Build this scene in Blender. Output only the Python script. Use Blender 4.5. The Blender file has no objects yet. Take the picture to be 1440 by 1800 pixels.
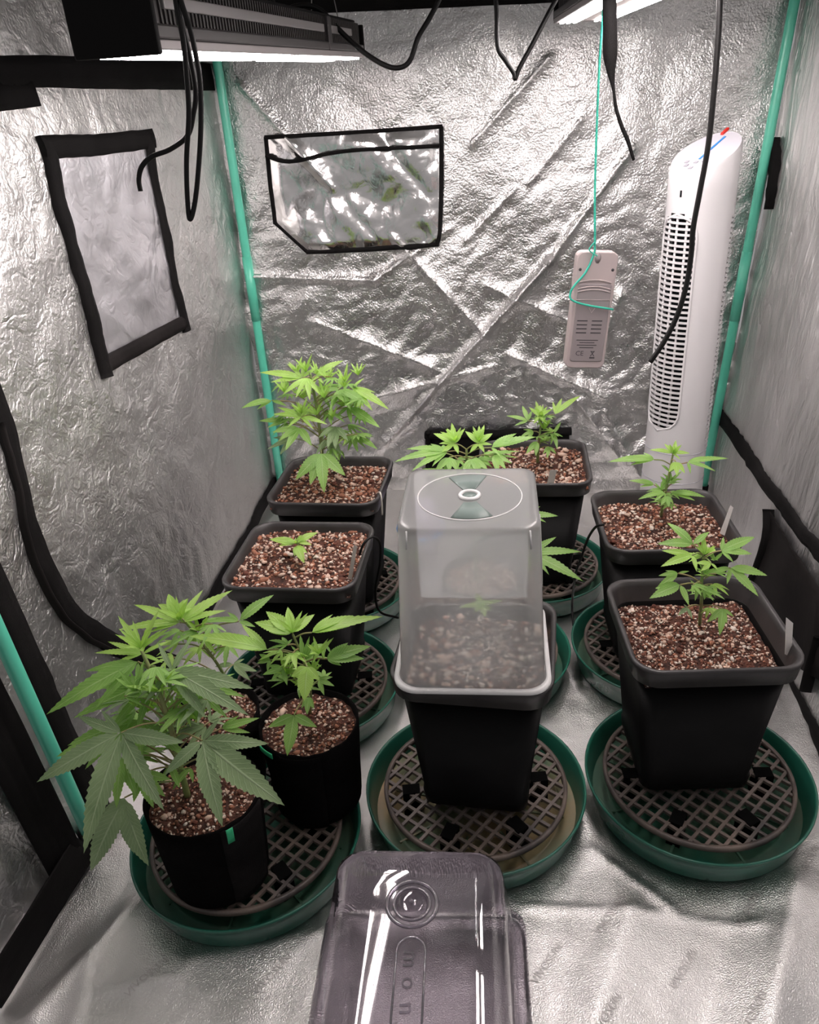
import bpy, bmesh, math, random
import numpy as np
from mathutils import Vector, Matrix

random.seed(7)
scene = bpy.context.scene
COL = scene.collection

# ------------------------------------------------------------------ camera
F_PX, W_PX, H_PX = 1400.0, 1440.0, 1800.0
TILT, ROLL, HC = math.radians(27.488), math.radians(-3.732), 0.9667
_U = np.array([0.0, math.sin(TILT), math.cos(TILT)])
_F = np.array([0.0, math.cos(TILT), -math.sin(TILT)])
_X = np.array([1.0, 0.0, 0.0])
_R = math.cos(ROLL) * _X + math.sin(ROLL) * _U
_V = -math.sin(ROLL) * _X + math.cos(ROLL) * _U
cam_data = bpy.data.cameras.new('camera')
cam = bpy.data.objects.new('camera', cam_data)
COL.objects.link(cam)
cam_data.sensor_fit = 'HORIZONTAL'
cam_data.sensor_width = 36.0
cam_data.lens = 36.0 * F_PX / W_PX
cam_data.clip_start = 0.01
cam.matrix_world = Matrix(((_R[0], _V[0], -_F[0], 0), (_R[1], _V[1], -_F[1], 0),
                           (_R[2], _V[2], -_F[2], HC), (0, 0, 0, 1)))
scene.camera = cam
CAM = np.array([0.0, 0.0, HC])

# ------------------------------------------------------------------ world, exposure
world = bpy.data.worlds.new('world')
scene.world = world
world.use_nodes = True
world.node_tree.nodes['Background'].inputs[0].default_value = (0.76, 0.73, 0.73, 1)
world.node_tree.nodes['Background'].inputs[1].default_value = 0.25
scene.view_settings.view_transform = 'Standard'
scene.view_settings.look = 'None'
scene.view_settings.exposure = 0.64
scene.view_settings.gamma = 1.0
scene.view_settings.use_curve_mapping = False
scene.cycles.use_denoising = True
scene.cycles.max_bounces = 10
scene.cycles.transparent_max_bounces = 16
scene.cycles.sample_clamp_indirect = 6.0
scene.cycles.caustics_reflective = True
scene.cycles.caustics_refractive = True
LED_POWER = 38.0          # emission strength of the diode rows of both grow lights


# ------------------------------------------------------------------ rays (a pixel of the photograph -> a place)
def ray(px, py):
    x = (px - 720.0) / F_PX
    y = -(py - 900.0) / F_PX
    return _R * x + _V * y + _F


def onz(px, py, z):
    d = ray(px, py)
    return CAM + d * ((z - HC) / d[2])


def ony(px, py, y):
    d = ray(px, py)
    return CAM + d * (y / d[1])


def onplane(px, py, p0, n):
    d = ray(px, py)
    return CAM + d * (np.dot(np.asarray(p0) - CAM, n) / np.dot(d, n))


def nrm(v):
    v = np.asarray(v, float)
    return v / max(1e-12, np.linalg.norm(v))


# ------------------------------------------------------------------ materials
def new_mat(name):
    m = bpy.data.materials.new(name)
    m.use_nodes = True
    nt = m.node_tree
    for n in list(nt.nodes):
        nt.nodes.remove(n)
    out = nt.nodes.new('ShaderNodeOutputMaterial')
    return m, nt, out


def N(nt, t, **kw):
    n = nt.nodes.new('ShaderNode' + t)
    for k, v in kw.items():
        if k in n.inputs:
            n.inputs[k].default_value = v
        else:
            setattr(n, k, v)
    return n


def mat(name, col, rough=0.5, metal=0.0, var=0.0, vscale=20.0, bump=0.0, bscale=200.0, spec=0.5,
        rvar=0.0, coords='Object', col2=None, bdist=0.001, stretch=None):
    m, nt, out = new_mat(name)
    b = N(nt, 'BsdfPrincipled')
    b.inputs['Base Color'].default_value = (*col, 1)
    b.inputs['Roughness'].default_value = rough
    b.inputs['Metallic'].default_value = metal
    b.inputs['Specular IOR Level'].default_value = spec
    nt.links.new(b.outputs[0], out.inputs[0])
    tc = N(nt, 'TexCoord')
    src = tc.outputs[coords]
    if stretch:
        mp = N(nt, 'Mapping')
        mp.inputs['Scale'].default_value = stretch
        nt.links.new(src, mp.inputs[0])
        src = mp.outputs[0]
    if var > 0 or col2:
        nz = N(nt, 'TexNoise')
        nz.inputs['Scale'].default_value = vscale
        nz.inputs['Detail'].default_value = 6
        nt.links.new(src, nz.inputs['Vector'])
        cr = N(nt, 'ValToRGB')
        cr.color_ramp.elements[0].position = 0.35
        cr.color_ramp.elements[1].position = 0.68
        c2 = col2 if col2 else tuple(min(1, c * (1 + var)) for c in col)
        c1 = col if col2 else tuple(c * (1 - var) for c in col)
        cr.color_ramp.elements[0].color = (*c1, 1)
        cr.color_ramp.elements[1].color = (*c2, 1)
        nt.links.new(nz.outputs[0], cr.inputs[0])
        nt.links.new(cr.outputs[0], b.inputs['Base Color'])
        if rvar > 0:
            mr = N(nt, 'MapRange')
            mr.inputs['To Min'].default_value = max(0.02, rough - rvar)
            mr.inputs['To Max'].default_value = rough + rvar
            nt.links.new(nz.outputs[0], mr.inputs[0])
            nt.links.new(mr.outputs[0], b.inputs['Roughness'])
    if bump > 0:
        nb = N(nt, 'TexNoise')
        nb.inputs['Scale'].default_value = bscale
        nb.inputs['Detail'].default_value = 3
        nt.links.new(src, nb.inputs['Vector'])
        bp = N(nt, 'Bump')
        bp.inputs['Strength'].default_value = bump
        bp.inputs['Distance'].default_value = bdist
        nt.links.new(nb.outputs[0], bp.inputs['Height'])
        nt.links.new(bp.outputs[0], b.inputs['Normal'])
    return m


def foil(name, col, rough, bump, scale, stretch=None, crumple=1.0, cscale=16.0, gdist=0.001):
    """aluminised tent fabric: metal film, fine embossed grain plus a softer crumple"""
    m, nt, out = new_mat(name)
    b = N(nt, 'BsdfPrincipled')
    b.inputs['Metallic'].default_value = 1.0
    b.inputs['Roughness'].default_value = rough
    nt.links.new(b.outputs[0], out.inputs[0])
    tc = N(nt, 'TexCoord')
    mp = N(nt, 'Mapping')
    if stretch:
        mp.inputs['Scale'].default_value = stretch
    nt.links.new(tc.outputs['Object'], mp.inputs[0])
    cn = N(nt, 'TexNoise')
    cn.inputs['Scale'].default_value = 9
    cn.inputs['Detail'].default_value = 5
    nt.links.new(mp.outputs[0], cn.inputs['Vector'])
    cr = N(nt, 'ValToRGB')
    cr.color_ramp.elements[0].position = 0.3
    cr.color_ramp.elements[1].position = 0.7
    cr.color_ramp.elements[0].color = (*[c * 0.86 for c in col], 1)
    cr.color_ramp.elements[1].color = (*col, 1)
    nt.links.new(cn.outputs[0], cr.inputs[0])
    nt.links.new(cr.outputs[0], b.inputs['Base Color'])
    mr = N(nt, 'MapRange')
    mr.inputs['To Min'].default_value = rough * 0.75
    mr.inputs['To Max'].default_value = rough * 1.3
    nt.links.new(cn.outputs[0], mr.inputs[0])
    nt.links.new(mr.outputs[0], b.inputs['Roughness'])
    n1 = N(nt, 'TexNoise')
    n1.inputs['Scale'].default_value = scale
    n1.inputs['Detail'].default_value = 2
    nt.links.new(tc.outputs['Object'], n1.inputs['Vector'])
    # crumple: sharp ridges at two sizes, bent by a slower noise
    prev = None
    for sc, dist in ((cscale, 0.0065 * crumple), (cscale * 2.7, 0.0026 * crumple)):
        n2 = N(nt, 'TexNoise')
        n2.inputs['Scale'].default_value = sc
        n2.inputs['Detail'].default_value = 2.5
        n2.inputs['Distortion'].default_value = 0.9
        nt.links.new(mp.outputs[0], n2.inputs['Vector'])
        sb = N(nt, 'Math', operation='SUBTRACT')
        sb.inputs[1].default_value = 0.5
        nt.links.new(n2.outputs[0], sb.inputs[0])
        ab = N(nt, 'Math', operation='ABSOLUTE')
        nt.links.new(sb.outputs[0], ab.inputs[0])
        b2 = N(nt, 'Bump')
        b2.inputs['Strength'].default_value = 1.0
        b2.inputs['Distance'].default_value = dist
        nt.links.new(ab.outputs[0], b2.inputs['Height'])
        if prev is not None:
            nt.links.new(prev.outputs[0], b2.inputs['Normal'])
        prev = b2
    b1 = N(nt, 'Bump')
    b1.inputs['Strength'].default_value = bump
    b1.inputs['Distance'].default_value = gdist
    nt.links.new(n1.outputs[0], b1.inputs['Height'])
    nt.links.new(prev.outputs[0], b1.inputs['Normal'])
    nt.links.new(b1.outputs[0], b.inputs['Normal'])
    return m


def leaf_mat(name, c_lo, c_hi, c_vein, trans):
    m, nt, out = new_mat(name)
    uv = N(nt, 'UVMap')
    uv.uv_map = 'UVMap'
    sep = N(nt, 'SeparateXYZ')
    nt.links.new(uv.outputs[0], sep.inputs[0])
    ab = N(nt, 'Math', operation='ABSOLUTE')
    nt.links.new(sep.outputs[1], ab.inputs[0])
    # midrib
    mid = N(nt, 'MapRange')
    mid.inputs['From Min'].default_value = 0.03
    mid.inputs['From Max'].default_value = 0.11
    mid.inputs['To Min'].default_value = 1.0
    mid.inputs['To Max'].default_value = 0.0
    nt.links.new(ab.outputs[0], mid.inputs[0])
    # side veins
    k = N(nt, 'Math', operation='MULTIPLY')
    k.inputs[1].default_value = 0.16
    nt.links.new(ab.outputs[0], k.inputs[0])
    sb = N(nt, 'Math', operation='SUBTRACT')
    nt.links.new(sep.outputs[0], sb.inputs[0])
    nt.links.new(k.outputs[0], sb.inputs[1])
    ml = N(nt, 'Math', operation='MULTIPLY')
    ml.inputs[1].default_value = 88.0
    nt.links.new(sb.outputs[0], ml.inputs[0])
    sn = N(nt, 'Math', operation='SINE')
    nt.links.new(ml.outputs[0], sn.inputs[0])
    sv = N(nt, 'MapRange')
    sv.inputs['From Min'].default_value = 0.72
    sv.inputs['From Max'].default_value = 1.0
    sv.inputs['To Max'].default_value = 0.45
    nt.links.new(sn.outputs[0], sv.inputs[0])
    mx = N(nt, 'Math', operation='MAXIMUM')
    nt.links.new(mid.outputs[0], mx.inputs[0])
    nt.links.new(sv.outputs[0], mx.inputs[1])
    tc = N(nt, 'TexCoord')
    nz = N(nt, 'TexNoise')
    nz.inputs['Scale'].default_value = 28
    nz.inputs['Detail'].default_value = 4
    nt.links.new(tc.outputs['Object'], nz.inputs['Vector'])
    cr = N(nt, 'ValToRGB')
    cr.color_ramp.elements[0].position = 0.32
    cr.color_ramp.elements[1].position = 0.7
    cr.color_ramp.elements[0].color = (*c_lo, 1)
    cr.color_ramp.elements[1].color = (*c_hi, 1)
    nt.links.new(nz.outputs[0], cr.inputs[0])
    mc = N(nt, 'MixRGB')
    nt.links.new(mx.outputs[0], mc.inputs[0])
    nt.links.new(cr.outputs[0], mc.inputs[1])
    mc.inputs[2].default_value = (*c_vein, 1)
    b = N(nt, 'BsdfPrincipled')
    b.inputs['Roughness'].default_value = 0.42
    b.inputs['Specular IOR Level'].default_value = 0.6
    nt.links.new(mc.outputs[0], b.inputs['Base Color'])
    bp = N(nt, 'Bump')
    bp.inputs['Strength'].default_value = 0.5
    bp.inputs['Distance'].default_value = 0.0012
    bp.invert = True
    nt.links.new(mx.outputs[0], bp.inputs['Height'])
    nt.links.new(bp.outputs[0], b.inputs['Normal'])
    tr = N(nt, 'BsdfTranslucent')
    hs = N(nt, 'HueSaturation')
    hs.inputs['Saturation'].default_value = 1.15
    hs.inputs['Value'].default_value = 1.5
    nt.links.new(mc.outputs[0], hs.inputs['Color'])
    nt.links.new(hs.outputs[0], tr.inputs['Color'])
    ms = N(nt, 'MixShader')
    ms.inputs[0].default_value = trans
    nt.links.new(b.outputs[0], ms.inputs[1])
    nt.links.new(tr.outputs[0], ms.inputs[2])
    nt.links.new(ms.outputs[0], out.inputs[0])
    return m


def emit_mat(name, col, strength):
    m, nt, out = new_mat(name)
    e = N(nt, 'Emission')
    e.inputs[0].default_value = (*col, 1)
    e.inputs[1].default_value = strength
    nt.links.new(e.outputs[0], out.inputs[0])
    return m


def clear_mat(name, tint, gloss_rough, fres=1.45, haze=0.0, haze_col=(0.8, 0.8, 0.8), scuff=0.0):
    """thin clear plastic: tinted see-through sheet with a glossy skin and an optional milky haze"""
    m, nt, out = new_mat(name)
    t = N(nt, 'BsdfTransparent')
    t.inputs[0].default_value = (*tint, 1)
    base = t.outputs[0]
    tc = N(nt, 'TexCoord')
    if haze > 0 or scuff > 0:
        d = N(nt, 'BsdfDiffuse')
        d.inputs[0].default_value = (*haze_col, 1)
        mx = N(nt, 'MixShader')
        mx.inputs[0].default_value = haze
        if scuff > 0:
            nz = N(nt, 'TexNoise')
            nz.inputs['Scale'].default_value = 45
            nz.inputs['Detail'].default_value = 7
            nt.links.new(tc.outputs['Object'], nz.inputs['Vector'])
            mr = N(nt, 'MapRange')
            mr.inputs['From Min'].default_value = 0.45
            mr.inputs['From Max'].default_value = 0.75
            mr.inputs['To Min'].default_value = haze
            mr.inputs['To Max'].default_value = haze + scuff
            nt.links.new(nz.outputs[0], mr.inputs[0])
            nt.links.new(mr.outputs[0], mx.inputs[0])
        nt.links.new(base, mx.inputs[1])
        nt.links.new(d.outputs[0], mx.inputs[2])
        base = mx.outputs[0]
    g = N(nt, 'BsdfGlossy')
    g.inputs['Roughness'].default_value = gloss_rough
    g.inputs[0].default_value = (1, 1, 1, 1)
    fr = N(nt, 'Fresnel')
    fr.inputs[0].default_value = fres
    m2 = N(nt, 'MixShader')
    nt.links.new(fr.outputs[0], m2.inputs[0])
    nt.links.new(base, m2.inputs[1])
    nt.links.new(g.outputs[0], m2.inputs[2])
    nt.links.new(m2.outputs[0], out.inputs[0])
    return m


def frosted_mat(name):
    """milky polypropylene: part see-through, part translucent white"""
    m, nt, out = new_mat(name)
    tl = N(nt, 'BsdfTranslucent')
    tl.inputs[0].default_value = (0.95, 0.96, 0.96, 1)
    df = N(nt, 'BsdfDiffuse')
    df.inputs[0].default_value = (0.92, 0.93, 0.93, 1)
    a = N(nt, 'MixShader')
    a.inputs[0].default_value = 0.22
    nt.links.new(tl.outputs[0], a.inputs[1])
    nt.links.new(df.outputs[0], a.inputs[2])
    rf = N(nt, 'BsdfTransparent')
    rf.inputs['Color'].default_value = (0.97, 0.98, 0.98, 1)
    b = N(nt, 'MixShader')
    b.inputs[0].default_value = 0.54
    nt.links.new(a.outputs[0], b.inputs[1])
    nt.links.new(rf.outputs[0], b.inputs[2])
    g = N(nt, 'BsdfGlossy')
    g.inputs['Roughness'].default_value = 0.22
    fr = N(nt, 'Fresnel')
    fr.inputs[0].default_value = 1.45
    c = N(nt, 'MixShader')
    nt.links.new(fr.outputs[0], c.inputs[0])
    nt.links.new(b.outputs[0], c.inputs[1])
    nt.links.new(g.outputs[0], c.inputs[2])
    nt.links.new(c.outputs[0], out.inputs[0])
    return m


M = {
    'foil_back': foil('foil_back', (0.70, 0.69, 0.685), 0.30, 0.85, 230, crumple=0.62, cscale=15, gdist=0.0022),
    'foil_side': foil('foil_side', (0.73, 0.72, 0.712), 0.43, 0.7, 230, crumple=0.95, cscale=24, gdist=0.0013),
    'foil_right': foil('foil_right', (0.79, 0.78, 0.775), 0.42, 0.6, 240, (1.7, 1.7, 0.6), crumple=1.9, cscale=13),
    'foil_floor': foil('foil_floor', (0.76, 0.745, 0.735), 0.31, 0.9, 600, crumple=0.36, cscale=6, gdist=0.0010),
    'foil_pocket': foil('foil_pocket', (0.92, 0.90, 0.89), 0.15, 0.2, 60, crumple=0.35, cscale=12),
    'foil_print': mat('foil_print', (0.60, 0.58, 0.57), 0.6, 0.9),
    'foil_window': foil('foil_window', (0.84, 0.83, 0.87), 0.36, 0.2, 200, crumple=1.0, cscale=11),
    'tape': mat('tape', (0.0063, 0.0056, 0.0056), 0.8, spec=0.12, bump=0.4, bscale=600, var=0.2),
    'black_fabric': mat('black_fabric', (0.007, 0.0063, 0.0063), 0.75, spec=0.12, bump=0.5, bscale=500, var=0.3, vscale=12),
    'flap': mat('flap', (0.013, 0.011, 0.0108), 0.65, spec=0.1, bump=0.4, bscale=60, var=0.3, vscale=8),
    'pole': mat('pole', (0.11, 0.58, 0.41), 0.30, var=0.12, vscale=8, spec=0.6),
    'pot': mat('pot', (0.0042, 0.0039, 0.0041), 0.46, var=0.25, vscale=14, bump=0.15, bscale=350, rvar=0.05, spec=0.13),
    'pot_rim': mat('pot_rim', (0.034, 0.031, 0.0315), 0.40, var=0.25, vscale=20, bump=0.12, bscale=300, spec=0.5),  # grey highlight of the rim put into its colour, paler than the body
    'felt': mat('felt', (0.0034, 0.0030, 0.0030), 0.95, var=0.35, vscale=18, bump=0.9, bscale=420, spec=0.05),
    'felt_panel': mat('felt_panel', (0.011, 0.0100, 0.0100), 0.95, var=0.3, vscale=18, bump=0.9, bscale=420, spec=0.05),
    'green_tag': mat('green_tag', (0.03, 0.42, 0.19), 0.5),
    'saucer': mat('saucer', (0.0153, 0.1148, 0.0765), 0.30, var=0.25, vscale=10, rvar=0.08),
    'saucer_dirty': mat('saucer_dirty', (0.030, 0.13, 0.085), 0.42, col2=(0.34, 0.22, 0.11), vscale=7, rvar=0.1),
    'saucer_clean': mat('saucer_clean', (0.018, 0.105, 0.070), 0.5, col2=(0.075, 0.11, 0.070), vscale=9, rvar=0.1, spec=0.25),
    'grid': mat('grid', (0.045, 0.038, 0.037), 0.5, col2=(0.17, 0.13, 0.108), vscale=16, bump=0.5, bscale=200),
    'grid_foot': mat('grid_foot', (0.003, 0.003, 0.003), 0.8, spec=0.05),
    'water': mat('water', (0.10, 0.085, 0.055), 0.08, var=0.3, vscale=10),
    'soil': mat('soil', (0.0208, 0.0072, 0.0044), 0.95, col2=(0.10, 0.034, 0.020), vscale=70, bump=1.0, bscale=160, bdist=0.004),
    'chunk_a': mat('chunk_a', (0.58, 0.415, 0.33), 0.85, var=0.2, vscale=90),
    'chunk_b': mat('chunk_b', (0.31, 0.130, 0.078), 0.85, var=0.25, vscale=90),
    'chunk_c': mat('chunk_c', (0.119, 0.0374, 0.0221), 0.85, var=0.3, vscale=90),
    'chunk_d': mat('chunk_d', (0.666, 0.576, 0.504), 0.85, var=0.1, vscale=90),
    'leaf_young': leaf_mat('leaf_young', (0.30, 0.50, 0.085), (0.42, 0.64, 0.15), (0.48, 0.68, 0.23), 0.36),
    'leaf': leaf_mat('leaf', (0.19, 0.37, 0.075), (0.30, 0.51, 0.125), (0.38, 0.56, 0.20), 0.34),
    'leaf_dark': leaf_mat('leaf_dark', (0.17, 0.26, 0.115), (0.27, 0.37, 0.185), (0.36, 0.46, 0.26), 0.25),  # darker, greyer green than the plain leaf colour
    'stem': mat('stem', (0.16, 0.27, 0.07), 0.5, col2=(0.26, 0.22, 0.10), vscale=30),
    'petiole': mat('petiole', (0.20, 0.27, 0.08), 0.5, col2=(0.32, 0.20, 0.11), vscale=25),
    'plastic_tag': mat('plastic_tag', (0.82, 0.78, 0.74), 0.45, var=0.05),
    'clear_tag': mat('clear_tag', (0.45, 0.42, 0.38), 0.25, var=0.1),
    'fan': mat('fan', (0.70, 0.68, 0.69), 0.30, var=0.02, vscale=5),
    'fan_dark': mat('fan_dark', (0.012, 0.014, 0.017), 0.7, spec=0.1),
    'fan_top': mat('fan_top', (0.72, 0.70, 0.76), 0.25),
    'fan_grey': mat('fan_grey', (0.42, 0.41, 0.46), 0.4),
    'blue': mat('blue', (0.05, 0.30, 0.75), 0.35),
    'red': mat('red', (0.75, 0.03, 0.02), 0.6),
    'sensor': mat('sensor', (0.40, 0.335, 0.33), 0.45, var=0.03),
    'sensor_lid': mat('sensor_lid', (0.25, 0.215, 0.22), 0.5, var=0.03),
    'ink': mat('ink', (0.045, 0.04, 0.045), 0.6),
    'thread': mat('thread', (0.03, 0.42, 0.30), 0.6, bump=0.5, bscale=900),
    'cable': mat('cable', (0.005, 0.0046, 0.0046), 0.42, spec=0.22),
    'strap': mat('strap', (0.006, 0.0055, 0.0055), 0.8, spec=0.1, bump=0.6, bscale=900),
    'light_black': mat('light_black', (0.004, 0.0035, 0.0035), 0.6, spec=0.12),
    'light_grey': mat('light_grey', (0.048, 0.0424, 0.0424), 0.45, 0.5),
    'light_strip': mat('light_strip', (0.36, 0.34, 0.34), 0.4, 0.6),
    'light_under': mat('light_under', (0.30, 0.27, 0.27), 0.45, 0.3),
    'led': emit_mat('led', (1.0, 0.935, 0.935), LED_POWER),
    'led_red': emit_mat('led_red', (1.0, 0.10, 0.22), LED_POWER * 0.55),
    'led_warm': emit_mat('led_warm', (1.0, 0.90, 0.85), LED_POWER),
    'lid': clear_mat('lid', (0.66, 0.625, 0.67), 0.03, 1.62, 0.05, (0.36, 0.33, 0.37), 0.12),
    'lid_edge': clear_mat('lid_edge', (0.62, 0.57, 0.65), 0.06, 1.9, 0.22, (0.62, 0.57, 0.63)),
    'frost': frosted_mat('frost'),
    'frost_slot': mat('frost_slot', (0.13, 0.17, 0.155), 0.35, var=0.1),
    'frost_edge': mat('frost_edge', (0.54, 0.535, 0.53), 0.35),
    'lavender': mat('lavender', (0.36, 0.30, 0.46), 0.3, var=0.25, vscale=30),
}


# ------------------------------------------------------------------ object helpers
def link(o, parent=None):
    COL.objects.link(o)
    if parent is not None:
        o.parent = parent
    return o


def mesh_obj(name, verts, faces, mats, parent=None, smooth=True, mi=None, uvs=None, loc=None):
    me = bpy.data.meshes.new(name)
    me.from_pydata([tuple(map(float, v)) for v in verts], [], [tuple(f) for f in faces])
    if not isinstance(mats, (list, tuple)):
        mats = [mats]
    for m in mats:
        me.materials.append(M[m] if isinstance(m, str) else m)
    if smooth:
        me.polygons.foreach_set('use_smooth', [True] * len(me.polygons))
    if mi is not None:
        me.polygons.foreach_set('material_index', mi)
    if uvs is not None:
        ul = me.uv_layers.new(name='UVMap')
        li = np.zeros(len(me.loops), dtype=np.int32)
        me.loops.foreach_get('vertex_index', li)
        ul.data.foreach_set('uv', np.asarray(uvs, dtype=np.float32)[li].ravel())
    me.update()
    o = bpy.data.objects.new(name, me)
    if loc is not None:
        o.location = loc
    return link(o, parent)


def thing(name, label, cat, loc, group=None, rotz=0.0):
    o = bpy.data.objects.new(name, None)
    o.empty_display_size = 0.03
    link(o)
    o.location = tuple(map(float, loc))
    o.rotation_euler = (0, 0, rotz)
    tag(o, label, cat, group)
    return o


def tag(o, label, cat, group=None, kind=None):
    o['label'] = label
    if cat:
        o['category'] = cat
    if group:
        o['group'] = group
    if kind:
        o['kind'] = kind
    return o


def smooth_path(pts, n=8):
    """Catmull-Rom through the points"""
    P = [np.asarray(p, float) for p in pts]
    if len(P) < 3:
        return P
    P = [2 * P[0] - P[1]] + P + [2 * P[-1] - P[-2]]
    out = []
    for i in range(1, len(P) - 2):
        p0, p1, p2, p3 = P[i - 1:i + 3]
        for k in range(n):
            t = k / n
            out.append(0.5 * (2 * p1 + (p2 - p0) * t + (2 * p0 - 5 * p1 + 4 * p2 - p3) * t * t
                              + (3 * p1 - p0 - 3 * p2 + p3) * t ** 3))
    out.append(P[-2])
    return out


def tube_geo(path, r, sides=8, caps=True):
    """r: number or list along the path"""
    P = [np.asarray(p, float) for p in path]
    n = len(P)
    rr = [r] * n if np.isscalar(r) else list(np.interp(np.linspace(0, 1, n), np.linspace(0, 1, len(r)), r))
    verts, faces = [], []
    t0 = nrm(P[1] - P[0])
    up = np.array([0, 0, 1.0]) if abs(t0[2]) < 0.9 else np.array([1.0, 0, 0])
    a = nrm(np.cross(t0, up))
    for i in range(n):
        t = nrm(P[min(i + 1, n - 1)] - P[max(i - 1, 0)])
        a = nrm(a - t * np.dot(a, t))
        b = np.cross(t, a)
        for k in range(sides):
            w = 2 * math.pi * k / sides
            verts.append(P[i] + (a * math.cos(w) + b * math.sin(w)) * rr[i])
    for i in range(n - 1):
        for k in range(sides):
            k2 = (k + 1) % sides
            faces.append((i * sides + k, i * sides + k2, (i + 1) * sides + k2, (i + 1) * sides + k))
    if caps:
        faces.append(tuple(range(sides - 1, -1, -1)))
        faces.append(tuple((n - 1) * sides + k for k in range(sides)))
    return verts, faces


def join_geo(*gs):
    V, Fc = [], []
    for v, f in gs:
        o = len(V)
        V += list(v)
        Fc += [tuple(i + o for i in q) for q in f]
    return V, Fc


def tube(name, path, r, m, parent=None, sides=8, smooth=8, loc=None):
    path = smooth_path(path, smooth) if smooth else path
    if loc is not None:
        path = [np.asarray(p) - np.asarray(loc) for p in path]
    v, f = tube_geo(path, r, sides)
    return mesh_obj(name, v, f, m, parent, loc=loc if parent is None else None)


def box_geo(cx, cy, cz, sx, sy, sz):
    v = [np.array((cx + x * sx / 2, cy + y * sy / 2, cz + z * sz / 2)) for z in (-1, 1) for y in (-1, 1) for x in (-1, 1)]
    f = [(0, 2, 3, 1), (4, 5, 7, 6), (0, 1, 5, 4), (2, 6, 7, 3), (0, 4, 6, 2), (1, 3, 7, 5)]
    return v, f


def bevel_obj(o, w, seg=2):
    md = o.modifiers.new('bevel', 'BEVEL')
    md.width = w
    md.segments = seg
    md.limit_method = 'ANGLE'
    return o


def rsq(h, rad, z, hy=None, seg=6):
    """one ring of a rounded square, half sizes h, hy"""
    hy = h if hy is None else hy
    rad = min(rad, h * 0.98, hy * 0.98)
    out = []
    for q, (sx, sy) in enumerate(((1, 1), (-1, 1), (-1, -1), (1, -1))):
        for k in range(seg + 1):
            w = math.pi / 2 * (q + k / seg)
            out.append(np.array((sx * (h - rad) + rad * math.cos(w), sy * (hy - rad) + rad * math.sin(w), z)))
    return out


def loft(rings, cap0=False, cap1=False):
    n = len(rings[0])
    V = [p for r in rings for p in r]
    Fc = []
    for i in range(len(rings) - 1):
        for k in range(n):
            k2 = (k + 1) % n
            Fc.append((i * n + k, i * n + k2, (i + 1) * n + k2, (i + 1) * n + k))
    if cap0:
        Fc.append(tuple(range(n - 1, -1, -1)))
    if cap1:
        Fc.append(tuple((len(rings) - 1) * n + k for k in range(n)))
    return V, Fc


def circ(r, z, n=64, cx=0, cy=0):
    return [np.array((cx + r * math.cos(2 * math.pi * k / n), cy + r * math.sin(2 * math.pi * k / n), z)) for k in range(n)]


# ------------------------------------------------------------------ noise (numpy, gradient noise)
_rng = np.random.RandomState(3)
_perm = _rng.permutation(512)
_ang = _rng.rand(512) * 2 * np.pi


def noise2(x, y, seed=0):
    x = np.asarray(x, float) + seed * 17.31
    y = np.asarray(y, float) + seed * 5.77
    xi = np.floor(x).astype(int)
    yi = np.floor(y).astype(int)
    xf, yf = x - xi, y - yi

    def g(ix, iy, dx, dy):
        h = _perm[(_perm[ix % 512] + iy) % 512]
        return np.cos(_ang[h]) * dx + np.sin(_ang[h]) * dy
    u = xf * xf * xf * (xf * (xf * 6 - 15) + 10)
    v = yf * yf * yf * (yf * (yf * 6 - 15) + 10)
    a = g(xi, yi, xf, yf)
    b = g(xi + 1, yi, xf - 1, yf)
    c = g(xi, yi + 1, xf, yf - 1)
    d = g(xi + 1, yi + 1, xf - 1, yf - 1)
    return ((a * (1 - u) + b * u) * (1 - v) + (c * (1 - u) + d * u) * v) * 1.5


def seg_dist(x, y, a, b):
    ax, ay = a
    bx, by = b
    dx, dy = bx - ax, by - ay
    L2 = dx * dx + dy * dy
    t = np.clip(((x - ax) * dx + (y - ay) * dy) / L2, 0, 1)
    px, py = x - (ax + t * dx), y - (ay + t * dy)
    side = np.sign(px * dy - py * dx)
    return np.hypot(px, py), side


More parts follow.
